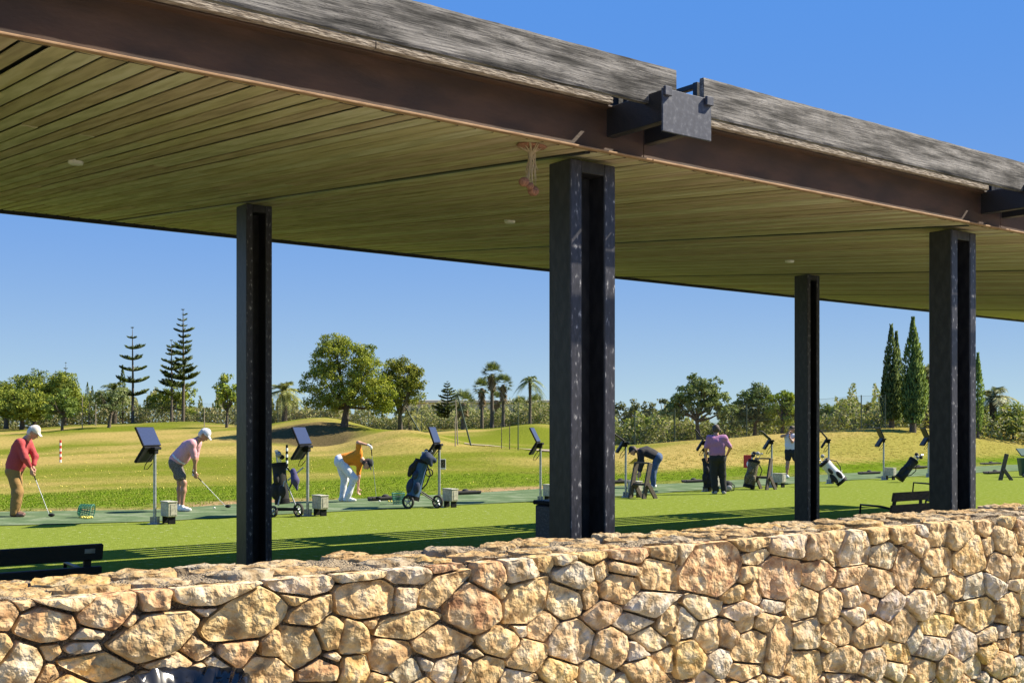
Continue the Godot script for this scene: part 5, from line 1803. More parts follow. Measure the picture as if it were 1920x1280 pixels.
	ball_tray(1300, 905, "ball tray left of the golfer in mauve")
	ball_tray(1630, 889, "ball tray left of the black golf bag", 1.1)
	ball_tray(1722, 878, "ball tray behind the black golf bag", 1.0)
	ball_tray(1858, 871, "far ball tray right of the right column", 1.5)
	ball_tray(1866, 888, "near ball tray left of the K-shaped stand", 1.3)
	basket("tipped green ball basket spilling yellow balls on the mat", site(160, ahead(971), 0.012), true)
	loose_balls([[152, 973], [156, 972.5], [158, 974], [162, 974], [166, 973.5], [168, 972], [160, 971.5], [171, 973], [148, 972], [164, 972]], "yellow range ball spilling from the tipped basket", M.ball_yellow)
	basket("upright green ball basket beside the blue cart bag", site(746, ahead(946), 0.012), false)
	loose_balls([[728, 942], [733, 942.5], [737, 943]], "yellow range ball beside the upright basket", M.ball_yellow)
	loose_balls([[401, 955]], "white golf ball in front of the golfer in pink", M.white_plastic)
	loose_balls([[711, 942]], "white golf ball by the tray near the golfer in orange", M.white_plastic)
	loose_balls([[93, 962]], "yellow golf ball at the red golfer's club head", M.ball_yellow)
	# signs
	var sg := thing("red_flag_sign", "small red sign with a white oval beside the camouflage bag", "sign", site(1402, ahead(906)), YAW)
	mb = MB.new()
	mb.box(Vector3(0, 0.68, 0), Vector3(0.26, 0.40, 0.02), 0.004)
	part(sg, "board", mb, M.red_plastic)
	mb = MB.new()
	mb.ball(Vector3(0.03, 0.60, 0.011), Vector3(0.075, 0.10, 0.004), 8)
	part(sg, "oval", mb, M.white_plastic)
	mb = MB.new()
	mb.ball(Vector3(0.035, 0.61, 0.015), Vector3(0.028, 0.045, 0.003), 6)
	part(sg, "dot", mb, M.black_plastic)
	mb = MB.new()
	mb.bar(Vector3(0, 0, 0), Vector3(0, 0.5, 0), 0.015)
	part(sg, "stake", mb, M.galvanised)
	sg = thing("yellow_flag_sign", "yellow triangular marker flag below the bending golfer's head", "sign", site(1187, ahead(912)), YAW)
	mb = MB.new()
	mb.prism(PackedVector2Array([Vector2(-0.15, 0.66), Vector2(0.06, 0.84), Vector2(0.17, 0.78), Vector2(0.19, 0.68)]), 0.012)
	part(sg, "flag", mb, M.yellow_plastic)
	mb = MB.new()
	mb.bar(Vector3(0.15, 0, 0), Vector3(0.15, 0.82, 0), 0.012)
	part(sg, "stake", mb, M.galvanised)
	sg = thing("notice_board", "small framed notice on the stand behind the blue cart bag", "sign", site(828, ahead(949)), YAW)
	mb = MB.new()
	mb.box(Vector3(0.02, 0.92, 0), Vector3(0.13, 0.23, 0.02), 0.003)
	part(sg, "frame", mb, M.white_plastic)
	mb = MB.new()
	mb.box(Vector3(0.025, 0.93, 0.011), Vector3(0.095, 0.17, 0.004), 0.001)
	part(sg, "poster", mb, M.camo)
	mb = MB.new()
	mb.box(Vector3(-0.045, 0.92, 0), Vector3(0.06, 0.03, 0.02), 0.003)
	part(sg, "clip", mb, M.black_plastic)
	# green waste bin at the right edge
	var gb := thing("green_bin", "dark green wheeled bin cut by the right edge", "bin", site(1926, ahead(894)), YAW)
	mb = MB.new()
	mb.lathe([Vector2(0.0, 0.04), Vector2(0.27, 0.04), Vector2(0.36, 0.66), Vector2(0.0, 0.66)], 4, Transform3D(Basis(Vector3.UP, PI / 4), Vector3.ZERO))
	part(gb, "bin_body", mb, M.dark_green_plastic)
	mb = MB.new()
	mb.box(Vector3(0, 0.86, -0.05), Vector3(0.56, 0.05, 0.52), 0.015, Basis(Vector3.RIGHT, 0.5))
	part(gb, "lid", mb, M.dark_green_plastic)
	wheel(gb, Vector3(-0.2, 0.08, 0.2), 0.08, 0.2)
	# benches and bin under the canopy
	bench("black slatted bench with a small pale plate at bottom left", Vector3(1.96, 0, -8.84), 0.0, M.black_paint, 1.8, true)
	bench("brown slatted bench in front of the right column", Vector3(14.25, 0, -9.27), 0.0, M.brown_slat, 1.75, false)
	bench("dark metal-armed bench mostly hidden behind the right column", Vector3(20.15, 0, -12.6), 0.0, M.brown_slat, 0.95, false)
	var lb := thing("litter_bin", "dark square litter bin left of the big column", "bin", Vector3(8.58, 0, -10.32), 0.0)
	mb = MB.new()
	mb.box(Vector3(0, 0.42, 0), Vector3(0.34, 0.80, 0.34), 0.015)
	part(lb, "bin_body", mb, M.slate_paint)
	mb = MB.new()
	mb.box(Vector3(0, 0.85, 0), Vector3(0.38, 0.05, 0.38), 0.012)
	part(lb, "rim", mb, M.black_plastic)
	mb = MB.new()
	mb.box(Vector3(-0.02, 0.765, 0.172), Vector3(0.2, 0.012, 0.006), 0.001)
	part(lb, "trim_line", mb, M.galvanised)
	# litter bin with a black liner on the camera side of the wall
	var wb := thing("lined_bin", "round bin with a crumpled black plastic liner at the bottom edge", "bin", Vector3(1.40, -0.03, -3.46), 0.0)
	wb.scale = Vector3(0.74, 1.0, 0.74)
	mb = MB.new()
	mb.lathe([Vector2(0.0, 0.02), Vector2(0.20, 0.02), Vector2(0.235, 0.90), Vector2(0.245, 0.90), Vector2(0.245, 0.93), Vector2(0.225, 0.93), Vector2(0.21, 0.3)], 28)
	part(wb, "bin_body", mb, M.black_paint)
	var nz := FastNoiseLite.new()
	nz.frequency = 1.0
	nz.seed = 12
	nz.fractal_octaves = 3
	var prof := [Vector2(0.258, 0.66), Vector2(0.262, 0.80), Vector2(0.264, 0.90), Vector2(0.260, 0.945), Vector2(0.245, 0.962), Vector2(0.225, 0.950), Vector2(0.20, 0.925), Vector2(0.17, 0.905), Vector2(0.14, 0.90), Vector2(0.11, 0.905), Vector2(0.08, 0.91), Vector2(0.05, 0.912), Vector2(0.02, 0.915), Vector2(0.0, 0.915)]
	var rows := []
	for k in prof.size():
		var row := []
		for s in 72:
			var a := TAU * s / 72.0
			var q: Vector3 = Vector3(cos(a), 0, sin(a)) * prof[k].x
			var w := nz.get_noise_3d(q.x * 7.0, prof[k].y * 3.0, q.z * 7.0)
			var w2 := nz.get_noise_3d(q.x * 16.0, prof[k].y * 6.0 + 7.0, q.z * 16.0)
			var inn := 1.0 if k > 4 and k < prof.size() - 1 else 0.25
			row.append(q * (1.0 + w2 * 0.05) + Vector3(0, prof[k].y + (absf(w) * 0.07 - 0.025 + w2 * 0.025) * inn, 0))
		rows.append(row)
	var li := skin_rows(rows, true)
	part(wb, "plastic_liner", li, M.liner)

# a smooth skin over rows of points, each row a closed ring
func skin_rows(rows: Array, upwards: bool) -> ArrayMesh:
	var v := PackedVector3Array()
	var idx := PackedInt32Array()
	var m: int = rows[0].size()
	for r in rows:
		for q in r:
			v.append(q)
	for r in rows.size() - 1:
		for i in m:
			var a := r * m + i
			var b := r * m + (i + 1) % m
			idx.append_array(PackedInt32Array([a, b, b + m, a, b + m, a + m]))
	var n := PackedVector3Array()
	n.resize(v.size())
	for t in range(0, idx.size(), 3):
		var q := (v[idx[t + 1]] - v[idx[t]]).cross(v[idx[t + 2]] - v[idx[t]])
		for j in 3:
			n[idx[t + j]] += q
	for j in n.size():
		n[j] = n[j].normalized() * (-1.0 if upwards else 1.0)
	var arr := []
	arr.resize(Mesh.ARRAY_MAX)
	arr[Mesh.ARRAY_VERTEX] = v
	arr[Mesh.ARRAY_NORMAL] = n
	arr[Mesh.ARRAY_INDEX] = idx
	var o := ArrayMesh.new()
	o.add_surface_from_arrays(Mesh.PRIMITIVE_TRIANGLES, arr)
	return o

func drape(called: String, label: String, at: Vector3, bones: Array, m: Material) -> void:
	solo(called, field_mesh(bones, 0.018, 0.06, 0.012), m, label, "cloth", at, YAW)

# ---------- people ----------
# surface nets over a field of tapered capsules [a, b, ra, rb] joined with a smooth minimum
func field_mesh(bones: Array, cell: float, k: float, fold := 0.0, floor_y := -9.0) -> ArrayMesh:
	var lo := Vector3.ONE * 1e9
	var hi := -lo
	for b in bones:
		var r: float = maxf(b[2], b[3]) + cell * 2.5
		lo = lo.min(b[0].min(b[1]) - Vector3.ONE * r)
		hi = hi.max(b[0].max(b[1]) + Vector3.ONE * r)
	var nx := int((hi.x - lo.x) / cell) + 2
	var ny := int((hi.y - lo.y) / cell) + 2
	var nz := int((hi.z - lo.z) / cell) + 2
	var f := PackedFloat32Array()
	f.resize(nx * ny * nz)
	f.fill(1.0)
	for b in bones:
		var a: Vector3 = b[0]
		var e: Vector3 = b[1] - b[0]
		var ra: float = b[2]
		var rd: float = b[3] - b[2]
		var l2 := maxf(e.length_squared(), 1e-9)
		var m := maxf(ra, b[3]) + k + cell * 2.0
		var q0 := (a.min(b[1]) - Vector3.ONE * m - lo) / cell
		var q1 := (a.max(b[1]) + Vector3.ONE * m - lo) / cell
		for z in range(maxi(0, int(q0.z)), mini(nz, int(q1.z) + 2)):
			for y in range(maxi(0, int(q0.y)), mini(ny, int(q1.y) + 2)):
				var at := (z * ny + y) * nx
				for x in range(maxi(0, int(q0.x)), mini(nx, int(q1.x) + 2)):
					var p := lo + Vector3(x, y, z) * cell - a
					var t := clampf(p.dot(e) / l2, 0.0, 1.0)
					var d := (p - e * t).length() - ra - rd * t
					var o := f[at + x]
					var h := maxf(k - absf(o - d), 0.0) / k
					f[at + x] = minf(o, d) - h * h * k * 0.25
	var v := PackedVector3Array()
	var ids := PackedInt32Array()
	ids.resize(f.size())
	ids.fill(-1)
	var offs := [0, 1, nx, nx + 1, nx * ny, nx * ny + 1, nx * ny + nx, nx * ny + nx + 1]
	var cn := [Vector3(0, 0, 0), Vector3(1, 0, 0), Vector3(0, 1, 0), Vector3(1, 1, 0), Vector3(0, 0, 1), Vector3(1, 0, 1), Vector3(0, 1, 1), Vector3(1, 1, 1)]
	var edges := [[0, 1], [0, 2], [0, 4], [1, 3], [1, 5], [2, 3], [2, 6], [3, 7], [4, 5], [4, 6], [5, 7], [6, 7]]
	var far := cell * 1.9
	for z in nz - 1:
		for y in ny - 1:
			for x in nx - 1:
				var i := (z * ny + y) * nx + x
				if absf(f[i]) > far:
					continue
				var neg := 0
				for o in offs:
					if f[i + o] < 0.0:
						neg += 1
				if neg == 0 or neg == 8:
					continue
				var s := Vector3.ZERO
				var c := 0
				for ed in edges:
					var fa := f[i + offs[ed[0]]]
					var fb := f[i + offs[ed[1]]]
					if (fa < 0.0) != (fb < 0.0):
						s += cn[ed[0]].lerp(cn[ed[1]], fa / (fa - fb))
						c += 1
				ids[i] = v.size()
				v.append(lo + (Vector3(x, y, z) + s / c) * cell)
	var idx := PackedInt32Array()
	var st := [1, nx, nx * ny]
	for z in range(1, nz - 1):
		for y in range(1, ny - 1):
			for x in range(1, nx - 1):
				var i := (z * ny + y) * nx + x
				var a := f[i]
				if absf(a) > far:
					continue
				for d in 3:
					var b := f[i + st[d]]
					if (a < 0.0) == (b < 0.0):
						continue
					var u: int = st[(d + 1) % 3]
					var w: int = st[(d + 2) % 3]
					var q := [ids[i - u - w], ids[i - w], ids[i], ids[i - u]]
					if q.has(-1):
						continue
					if a < 0.0:
						idx.append_array(PackedInt32Array([q[0], q[2], q[1], q[0], q[3], q[2]]))
					else:
						idx.append_array(PackedInt32Array([q[0], q[1], q[2], q[0], q[2], q[3]]))
	var n := PackedVector3Array()
	n.resize(v.size())
	for pass_ in 2:
		n.fill(Vector3.ZERO)
		for t in range(0, idx.size(), 3):
			var q := (v[idx[t + 2]] - v[idx[t]]).cross(v[idx[t + 1]] - v[idx[t]])
			for j in 3:
				n[idx[t + j]] += q
		for j in n.size():
			n[j] = n[j].normalized()
			if pass_ == 0:
				if fold > 0.0:
					v[j] += n[j] * (wob.get_noise_3d(v[j].x * 260.0, v[j].y * 420.0, v[j].z * 260.0) * fold + wob.get_noise_3d(v[j].x * 90.0, v[j].y * 130.0, v[j].z * 90.0) * fold)
				if v[j].y < floor_y:
					v[j].y = floor_y
	var arr := []
	arr.resize(Mesh.ARRAY_MAX)
	arr[Mesh.ARRAY_VERTEX] = v
	arr[Mesh.ARRAY_NORMAL] = n
	arr[Mesh.ARRAY_INDEX] = idx
	var m := ArrayMesh.new()
	m.add_surface_from_arrays(Mesh.PRIMITIVE_TRIANGLES, arr)
	return m

func hand_bones(w: Vector3, d: Vector3, pn: Vector3, curl: float, thumb: float) -> Array:
	# w wrist, d along the hand, pn the side the palm faces, thumb +1/-1
	d = d.normalized()
	pn = (pn - d * pn.dot(d)).normalized()
	var s := d.cross(pn)
	var o := [[w, w + d * 0.045, 0.026, 0.024], [w + d * 0.03 + s * 0.018, w + d * 0.085 + s * 0.026, 0.018, 0.015], [w + d * 0.03 - s * 0.018, w + d * 0.082 - s * 0.026, 0.018, 0.015], [w + d * 0.04, w + d * 0.088, 0.019, 0.015]]
	for k in 4:
		var base: Vector3 = w + d * [0.086, 0.092, 0.088, 0.078][k] + s * (0.030 - 0.020 * k) * thumb
		var ln: float = [0.9, 1.0, 0.94, 0.75][k]
		var p := base
		var a := 0.0
		for j in 3:
			a += curl * [0.9, 1.15, 0.8][j]
			var q: Vector3 = p + (d * cos(a) + pn * sin(a)) * [0.042, 0.026, 0.021][j] * ln
			o.append([p, q, 0.0095 - j * 0.0008, 0.0090 - j * 0.0008])
			p = q
	var t0 := w + d * 0.03 + s * 0.026 * thumb
	var t1 := t0 + (d * 0.55 + s * 0.6 * thumb + pn * 0.5).normalized() * 0.04
	var t2 := t1 + (d * 0.7 + pn * (0.3 + curl * 0.5)).normalized() * 0.03
	o.append([t0, t1, 0.014, 0.011])
	o.append([t1, t2, 0.011, 0.009])
	return o

func head_bones(c: Vector3, fw: Vector3, up: Vector3) -> Array:
	fw = fw.normalized()
	up = (up - fw * up.dot(fw)).normalized()
	var s := fw.cross(up)
	var o := [[c + up * 0.035 - fw * 0.025, c + up * 0.03 + fw * 0.015, 0.088, 0.084], [c - up * 0.02 + fw * 0.02, c - up * 0.075 + fw * 0.045, 0.066, 0.040], [c - up * 0.005 + fw * 0.088, c - up * 0.03 + fw * 0.108, 0.012, 0.016], [c + up * 0.025 + fw * 0.072 + s * 0.03, c + up * 0.025 + fw * 0.072 - s * 0.03, 0.020, 0.020]]
	for q in [-1.0, 1.0]:
		o.append([c + s * 0.088 * q + up * 0.015 - fw * 0.012, c + s * 0.086 * q - up * 0.03 - fw * 0.006, 0.015, 0.011])
	return o

func person(label: String, at: Vector3, J: Dictionary, S: Dictionary) -> void:
	var t := thing("person", label, "person", at, YAW)
	var skin: Material = M[S.get("skin", "skin")]
	var fat: float = S.get("fat", 0.0)
	var up: Vector3 = J.get("head_up", Vector3.UP)
	# skin: arms, legs where bare, neck and head, and a slim core so that it is one body
	var bones := [[J.neck, J.head, 0.055, 0.055], [J.neck, J.chest, 0.06, 0.08], [J.chest, J.pelvis, 0.09, 0.09]]
	for s in ["r", "l"]:
		bones.append([J.chest, J["sh_" + s], 0.07, 0.05])
		bones.append([J["sh_" + s], J["el_" + s], 0.048, 0.040])
		bones.append([J["el_" + s], J["wr_" + s], 0.041, 0.026])
		bones.append([J.pelvis, J["hip_" + s], 0.08, 0.08])
		bones.append([J["hip_" + s], J["kn_" + s], 0.082, 0.056])
		var calf: Vector3 = J["kn_" + s].lerp(J["an_" + s], 0.32)
		bones.append([J["kn_" + s], calf, 0.054, 0.058])
		bones.append([calf, J["an_" + s], 0.057, 0.038])
	var meshes := [field_mesh(bones, 0.02, 0.05), field_mesh(head_bones(J.head, J.face, up), 0.010, 0.03)]
	for s in ["r", "l"]:
		var hb := hand_bones(J["wr_" + s], J["hd_" + s], J["pn_" + s], S.get("curl_" + s, 0.45), 1.0 if s == "r" else -1.0)
		if S.get("glove", "") == s:
			part(t, "glove", field_mesh(hb, 0.007, 0.012), M.white_plastic)
		else:
			meshes.append(field_mesh(hb, 0.007, 0.012))
	var body := SurfaceTool.new()
	body.begin(Mesh.PRIMITIVE_TRIANGLES)
	for m in meshes:
		body.append_from(m, 0, Transform3D.IDENTITY)
	part(t, "body", body.commit(), skin)
	# shirt
	var sl: float = S.get("sleeve", 0.5)
	var sh := [[J.chest, J.pelvis + (J.chest - J.pelvis) * 0.12, 0.130, 0.120 + fat], [J.sh_r, J.sh_l, 0.066, 0.066], [J.neck.lerp(J.chest, 0.25), J.chest, 0.075, 0.11]]
	for s in ["r", "l"]:
		sh.append([J["sh_" + s].lerp(J.chest, 0.35), J["hip_" + s].lerp(J.chest, 0.12), 0.105, 0.105 + fat])
		if sl > 0.0:
			var e: Vector3 = J["sh_" + s].lerp(J["el_" + s], minf(sl, 0.5) * 2.0)
			sh.append([J["sh_" + s], e, 0.066, 0.061])
			if sl > 0.5:
				sh.append([J["el_" + s], J["el_" + s].lerp(J["wr_" + s], (sl - 0.5) * 2.0), 0.060, 0.046])
	if fat > 0.0:
		var fw: Vector3 = S.get("front", Vector3.RIGHT)
		sh.append([J.chest.lerp(J.pelvis, 0.45) + fw * 0.05, J.chest.lerp(J.pelvis, 0.75) + fw * 0.06, 0.13 + fat * 0.5, 0.14 + fat * 0.5])
	part(t, "shirt", field_mesh(sh, 0.016, 0.055, 0.017), M[S.shirt])
	# trousers or shorts
	var lg: float = S.get("leg", 1.0)
	var tr := [[J.hip_r, J.hip_l, 0.125, 0.125], [J.pelvis, J.pelvis.lerp(J.chest, 0.2), 0.125, 0.12 + fat * 0.6]]
	for s in ["r", "l"]:
		var lo: float = S.get("loose", 0.0)
		tr.append([J["hip_" + s], J["hip_" + s].lerp(J["kn_" + s], minf(lg, 0.5) * 2.0), 0.112, (0.082 if lg > 0.5 else 0.098) + lo])
		if lg > 0.5:
			tr.append([J["kn_" + s], J["kn_" + s].lerp(J["an_" + s], (lg - 0.5) * 2.0), 0.078 + lo, 0.060 + lo])
	part(t, "trousers" if lg > 0.5 else "shorts", field_mesh(tr, 0.016, 0.045, 0.017, 0.03), M[S.trousers])
	for s in ["r", "l"]:
		var a: Vector3 = J["an_" + s]
		var fd: Vector3 = J["ft_" + s]
		var g := Vector3(a.x, 0.045, a.z)
		part(t, "shoe", field_mesh([[a + Vector3(0, 0.01, 0), g - fd * 0.03, 0.045, 0.045], [g - fd * 0.05, g + fd * 0.10, 0.044, 0.046], [g + fd * 0.1, g + fd * 0.185 + Vector3(0, -0.008, 0), 0.046, 0.034]], 0.012, 0.03, 0.0, 0.004), M[S.shoes])
	if S.has("belt"):
		var ax: Vector3 = (J.chest - J.pelvis).normalized()
		var bl := field_mesh([[J.hip_r + ax * 0.10, J.hip_l + ax * 0.10, 0.141 + fat * 0.5, 0.141 + fat * 0.5], [J.pelvis + ax * 0.10, J.pelvis + ax * 0.115, 0.137 + fat * 0.6, 0.137 + fat * 0.6]], 0.016, 0.04)
		part(t, "belt", slab_of(bl, J.pelvis + ax * 0.095, ax, 0.02), M[S.belt])
	# hair, cap, face
	var fw2: Vector3 = J.face.normalized()
	var u2: Vector3 = (up - fw2 * up.dot(fw2)).normalized()
	var sd := fw2.cross(u2)
	var c: Vector3 = J.head
	if S.has("hair"):
		part(t, "hair", field_mesh([[c + u2 * 0.045 - fw2 * 0.032, c + u2 * 0.06 + fw2 * 0.0, 0.094, 0.085], [c - fw2 * 0.045 - u2 * 0.02 + sd * 0.04, c - fw2 * 0.045 - u2 * 0.02 - sd * 0.04, 0.062, 0.062]], 0.012, 0.03, 0.006), M[S.hair])
	if S.has("cap"):
		var cp := [[c + u2 * 0.062 - fw2 * 0.02, c + u2 * 0.062 + fw2 * 0.012, 0.092, 0.09], [c + u2 * 0.10 - fw2 * 0.0, c + u2 * 0.10, 0.07, 0.07]]
		for q in [-0.045, -0.015, 0.015, 0.045]:
			cp.append([c + u2 * 0.052 + fw2 * 0.08 + sd * q, c + u2 * 0.030 + fw2 * 0.165 + sd * q * 0.8, 0.014, 0.010])
		part(t, "cap", field_mesh(cp, 0.010, 0.02), M[S.cap])
	var ey := MB.new()
	for q in [-1.0, 1.0]:
		ey.ball(c + fw2 * 0.092 + u2 * 0.008 + sd * 0.031 * q, Vector3.ONE * 0.010, 5)
	part(t, "eyes", ey, M.eye_dark)
	var lp := MB.new()
	lp.bar(c + fw2 * 0.087 - u2 * 0.062 + sd * 0.02, c + fw2 * 0.087 - u2 * 0.062 - sd * 0.02, 0.006, 6)
	part(t, "mouth", lp, M.lip)

# keeps only the band of a mesh within half a height of a plane
func slab_of(m: ArrayMesh, at: Vector3, ax: Vector3, half: float) -> ArrayMesh:
	var s := m.surface_get_arrays(0)
	var v: PackedVector3Array = s[Mesh.ARRAY_VERTEX]
	var idx: PackedInt32Array = s[Mesh.ARRAY_INDEX]
	var keep := PackedInt32Array()
	for t in range(0, idx.size(), 3):
		var ok := true
		for j in 3:
			if absf((v[idx[t + j]] - at).dot(ax)) > half + 0.008:
				ok = false
		if ok:
			keep.append_array(PackedInt32Array([idx[t], idx[t + 1], idx[t + 2]]))
	s[Mesh.ARRAY_INDEX] = keep
	var o := ArrayMesh.new()
	o.add_surface_from_arrays(Mesh.PRIMITIVE_TRIANGLES, s)
	return o

func club(label: String, at: Vector3, grip: Vector3, tip: Vector3, wood: bool, face: Vector3) -> void:
	var t := thing("golf_club", label, "golf club", at, YAW)
	var d := (tip - grip).normalized()
	var mb := MB.new()
	mb.tube([grip - d * 0.10, grip + d * 0.18], [0.014, 0.011], 7)
	part(t, "grip", mb, M.black_plastic)
	mb = MB.new()
	mb.tube([grip + d * 0.17, tip], [0.0075, 0.0055], 6)
	part(t, "shaft", mb, M.galvanised)
	mb = MB.new()
	if wood:
		mb.ball(tip + face * 0.045 + Vector3(0, 0.002, 0), Vector3(0.062, 0.034, 0.05), 8)
	else:
		mb.box(tip + face * 0.035 + Vector3(0, 0.01, 0), Vector3(0.085, 0.05, 0.022), 0.008)
	part(t, "club_head", mb, M.black_plastic if wood else M.chrome)

func V(x: float, y: float, z: float) -> Vector3:
	return Vector3(x, y, z)

func build_people() -> void:
	var F := Vector3(0.98, 0, 0.17)
	# red sweater
	var at := site(37, ahead(969), 0.012)
	person("man in red sweater and tan corduroys bent over his club", at, {"pelvis": V(-.12, .93, 0), "chest": V(-.02, 1.33, 0), "neck": V(.12, 1.49, 0), "head": V(.25, 1.60, .0), "face": V(.82, -.55, .1), "head_up": V(.5, .85, 0),
		"hip_r": V(-.10, .88, .10), "hip_l": V(-.13, .88, -.10), "kn_r": V(.0, .47, .13), "kn_l": V(-.12, .47, -.13), "an_r": V(-.06, .085, .13), "an_l": V(-.15, .085, -.12), "ft_r": V(.97, 0, .2), "ft_l": V(.97, 0, .2),
		"sh_r": V(.06, 1.43, .19), "sh_l": V(.06, 1.44, -.18), "el_r": V(.17, 1.13, .20), "el_l": V(.22, 1.14, -.16), "wr_r": V(.235, .90, .06), "wr_l": V(.225, .94, -.04), "hd_r": V(.1, -1, -.1), "hd_l": V(.1, -1, .1), "pn_r": V(.1, 0, -1), "pn_l": V(.1, 0, 1)},
		{"shirt": "red_wool", "sleeve": 0.85, "trousers": "tan_cord", "loose": 0.022, "shoes": "shoe_brown", "cap": "cream_cap", "hair": "hair_grey", "fat": 0.035, "front": F, "curl_r": 0.8, "curl_l": 0.8})
	club("golf club held by the man in red", at, V(.235, .86, .01), V(.60, .035, .12), true, V(1, 0, .1))
	# pink shirt
	at = site(343, ahead(959), 0.012)
	person("man in pink polo shirt, patterned shorts and white cap addressing a ball", at, {"pelvis": V(-.16, 1.02, 0), "chest": V(.10, 1.33, 0), "neck": V(.30, 1.46, 0), "head": V(.42, 1.545, 0), "face": V(.72, -.68, .12), "head_up": V(.65, .75, 0),
		"hip_r": V(-.14, .98, .10), "hip_l": V(-.17, .98, -.10), "kn_r": V(.04, .58, .11), "kn_l": V(-.11, .58, -.13), "an_r": V(.0, .10, .11), "an_l": V(-.13, .10, -.14), "ft_r": V(.95, 0, .3), "ft_l": V(.95, 0, .3),
		"sh_r": V(.23, 1.38, .19), "sh_l": V(.24, 1.38, -.18), "el_r": V(.27, 1.06, .15), "el_l": V(.22, 1.06, -.14), "wr_r": V(.25, .79, .04), "wr_l": V(.20, .83, -.03), "hd_r": V(0.05, -1, -.1), "hd_l": V(.2, -1, .1), "pn_r": V(0, 0, -1), "pn_l": V(0, 0, 1)},
		{"shirt": "pink_cotton", "sleeve": 0.42, "trousers": "plaid", "leg": 0.34, "belt": "vest_white", "shoes": "white_plastic", "cap": "vest_white", "hair": "hair_grey", "fat": 0.03, "front": F, "skin": "skin_tan", "curl_r": 0.8, "curl_l": 0.8, "glove": "l"})
	club("golf driver held by the man in pink", at, V(.245, .74, 0), V(.80, .08, -.25), true, V(1, 0, -.1))
	# orange shirt
	at = site(641, ahead(941), 0.012)
	person("golfer in orange shirt and white trousers bending to place a ball", at, {"pelvis": V(-.05, .95, 0), "chest": V(.27, 1.02, 0), "neck": V(.44, .98, .03), "head": V(.57, .86, .04), "face": V(.45, -.85, .25), "head_up": V(.85, .4, 0),
		"hip_r": V(-.04, .92, .10), "hip_l": V(-.06, .92, -.10), "kn_r": V(.29, .54, .12), "kn_l": V(.04, .50, -.12), "an_r": V(.13, .09, .10), "an_l": V(-.02, .09, -.12), "ft_r": V(.97, 0, .1), "ft_l": V(.9, 0, .3),
		"sh_r": V(.40, 1.12, .10), "sh_l": V(.38, .88, -.08), "el_r": V(.39, 1.36, .16), "el_l": V(.37, .58, -.06), "wr_r": V(.61, 1.31, .16), "wr_l": V(.36, .31, -.04), "hd_r": V(.9, -.4, 0), "hd_l": V(.1, -1, 0), "pn_r": V(-.2, -1, 0), "pn_l": V(.6, 0, .6)},
		{"shirt": "orange_cotton", "sleeve": 0.40, "trousers": "white_cotton", "loose": 0.008, "shoes": "white_plastic", "cap": "black_cloth", "hair": "hair_brown", "front": V(0, -1, 0), "glove": "r", "curl_r": 0.8, "curl_l": 0.3})
	club("golf club the golfer in orange leans on", at, V(.685, 1.24, .15), V(.80, .09, .1), true, V(.9, 0, .2))
	# black top
	at = site(1224, ahead(915), 0.012)
	person("golfer in black top and jeans bending forward behind the plank stand", at, {"pelvis": V(.15, .88, 0), "chest": V(-.18, 1.05, 0), "neck": V(-.40, 1.06, 0), "head": V(-.56, 1.04, 0), "face": V(-.75, -.6, .15), "head_up": V(-.6, .8, 0),
		"hip_r": V(.14, .85, -.10), "hip_l": V(.13, .85, .10), "kn_r": V(.04, .46, -.12), "kn_l": V(-.02, .46, .12), "an_r": V(.03, .09, -.12), "an_l": V(.0, .09, .12), "ft_r": V(-.95, 0, -.1), "ft_l": V(-.9, 0, .35),
		"sh_r": V(-.36, 1.02, -.18), "sh_l": V(-.35, 1.02, .18), "el_r": V(-.36, .70, -.16), "el_l": V(-.34, .70, .16), "wr_r": V(-.38, .44, -.10), "wr_l": V(-.37, .44, .10), "hd_r": V(-.1, -1, 0), "hd_l": V(-.1, -1, 0), "pn_r": V(-.5, 0, 1), "pn_l": V(-.5, 0, -1)},
		{"shirt": "black_cotton", "sleeve": 0.9, "trousers": "denim", "loose": 0.006, "shoes": "white_plastic", "cap": "black_cloth", "hair": "hair_brown", "curl_r": 0.4, "curl_l": 0.4})
	# mauve shirt, back to us
	at = site(1344, ahead(926))
	person("man in mauve polo shirt and dark trousers standing with his back to us", at, {"pelvis": V(.03, .95, 0), "chest": V(0.0, 1.34, -.01), "neck": V(-.01, 1.53, -.03), "head": V(-.02, 1.66, -.07), "face": V(-.12, -.35, -.92), "head_up": V(0, 1, -.3),
		"hip_r": V(.12, .92, 0), "hip_l": V(-.07, .92, 0), "kn_r": V(.15, .50, -.03), "kn_l": V(-.07, .50, -.03), "an_r": V(.18, .09, .02), "an_l": V(-.05, .09, .02), "ft_r": V(.3, 0, -.95), "ft_l": V(-.15, 0, -.98),
		"sh_r": V(.195, 1.46, 0), "sh_l": V(-.205, 1.46, 0), "el_r": V(.35, 1.20, .03), "el_l": V(-.28, 1.18, -.02), "wr_r": V(.27, .99, -.10), "wr_l": V(-.26, .94, -.10), "hd_r": V(-.3, -.9, -.3), "hd_l": V(.1, -1, -.2), "pn_r": V(-1, 0, 0), "pn_l": V(1, 0, 0)},
		{"shirt": "mauve_cotton", "sleeve": 0.42, "trousers": "black_cloth", "loose": 0.012, "shoes": "grey_cloth", "hair": "hair_brown", "curl_r": 0.6, "curl_l": 0.5, "skin": "skin_tan"})
	# white vest, half hidden by the slim right column
	at = site(1476, ahead(897), 0.012)
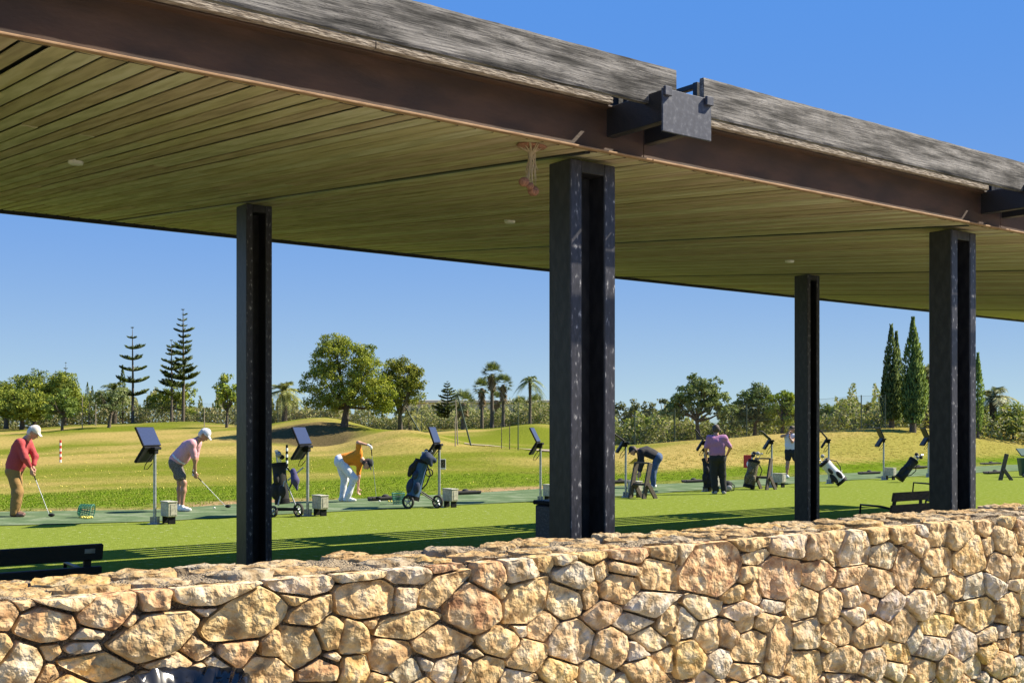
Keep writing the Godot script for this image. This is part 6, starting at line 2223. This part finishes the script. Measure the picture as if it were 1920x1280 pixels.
	person("golfer in white vest and dark shorts swinging, half hidden by the slim right column", at, {"pelvis": V(.13, .92, 0), "chest": V(.10, 1.33, 0), "neck": V(.12, 1.50, 0), "head": V(.17, 1.64, 0), "face": V(-.8, -.3, .4), "head_up": V(0, 1, 0),
		"hip_r": V(.22, .90, .04), "hip_l": V(.05, .90, -.04), "kn_r": V(.30, .50, .06), "kn_l": V(.02, .51, -.02), "an_r": V(.33, .09, .1), "an_l": V(-.02, .09, 0), "ft_r": V(-.4, 0, .9), "ft_l": V(-.95, 0, .25),
		"sh_r": V(.26, 1.43, .06), "sh_l": V(-.02, 1.44, -.06), "el_r": V(.12, 1.24, .20), "el_l": V(-.20, 1.42, .06), "wr_r": V(.02, 1.40, .20), "wr_l": V(-.02, 1.50, .14), "hd_r": V(.3, 1, 0), "hd_l": V(.5, .8, 0), "pn_r": V(-1, 0, 0), "pn_l": V(1, 0, 0)},
		{"shirt": "vest_white", "sleeve": 0.0, "trousers": "black_cloth", "leg": 0.30, "shoes": "white_plastic", "hair": "hair_brown", "skin": "skin_tan", "curl_r": 0.7, "curl_l": 0.7})

func _ready() -> void:
	rng.seed = 20240
	wob.seed = 5
	wob.frequency = 0.01
	wob.fractal_octaves = 3
	# camera: level, lens shifted upwards
	var cam := Camera3D.new()
	cam.name = "camera"
	add_child(cam)
	cam.position = Vector3(0, EYE, 0)
	cam.rotation.y = YAW
	cam.projection = Camera3D.PROJECTION_FRUSTUM
	cam.near = 0.1
	cam.far = 4000.0
	cam.size = 0.1 * 1280.0 / 2184.0
	cam.frustum_offset = Vector2(0, 0.1 * 163.0 / 2184.0)
	cam.current = true
	# sky, sun, exposure
	var env := Environment.new()
	env.background_mode = Environment.BG_SKY
	var sky := Sky.new()
	var sm := ProceduralSkyMaterial.new()
	sm.sky_top_color = L(.092 / 2.45, .295 / 2.45, .80 / 2.45)
	sm.sky_horizon_color = L(.56 / 2.45, .745 / 2.45, .785 / 2.45)
	sm.sky_curve = 0.0714
	sm.ground_horizon_color = Color(0.45, 0.45, 0.38)
	sm.ground_bottom_color = Color(0.25, 0.24, 0.18)
	sm.sun_angle_max = 2.0
	sky.sky_material = sm
	env.sky = sky
	env.tonemap_mode = Environment.TONE_MAPPER_LINEAR
	env.tonemap_exposure = 2.45
	env.sdfgi_enabled = true
	env.ssao_enabled = true
	env.ssil_enabled = true
	var we := WorldEnvironment.new()
	we.name = "world_environment"
	we.environment = env
	add_child(we)
	var sun := DirectionalLight3D.new()
	sun.name = "sun"
	add_child(sun)
	var to_sun := Vector3(1.0, 1.0, 0.40).normalized()
	sun.transform = Transform3D(Basis.looking_at(-to_sun, Vector3.UP), Vector3(0, 30, 0))
	sun.light_energy = 1.5
	sun.light_color = Color(1.0, 0.955, 0.87)
	sun.light_angular_distance = 0.5
	sun.shadow_enabled = true
	materials()
	build_ground()
	build_canopy()
	build_wall()
	build_plants()
	build_kit()
	build_people()
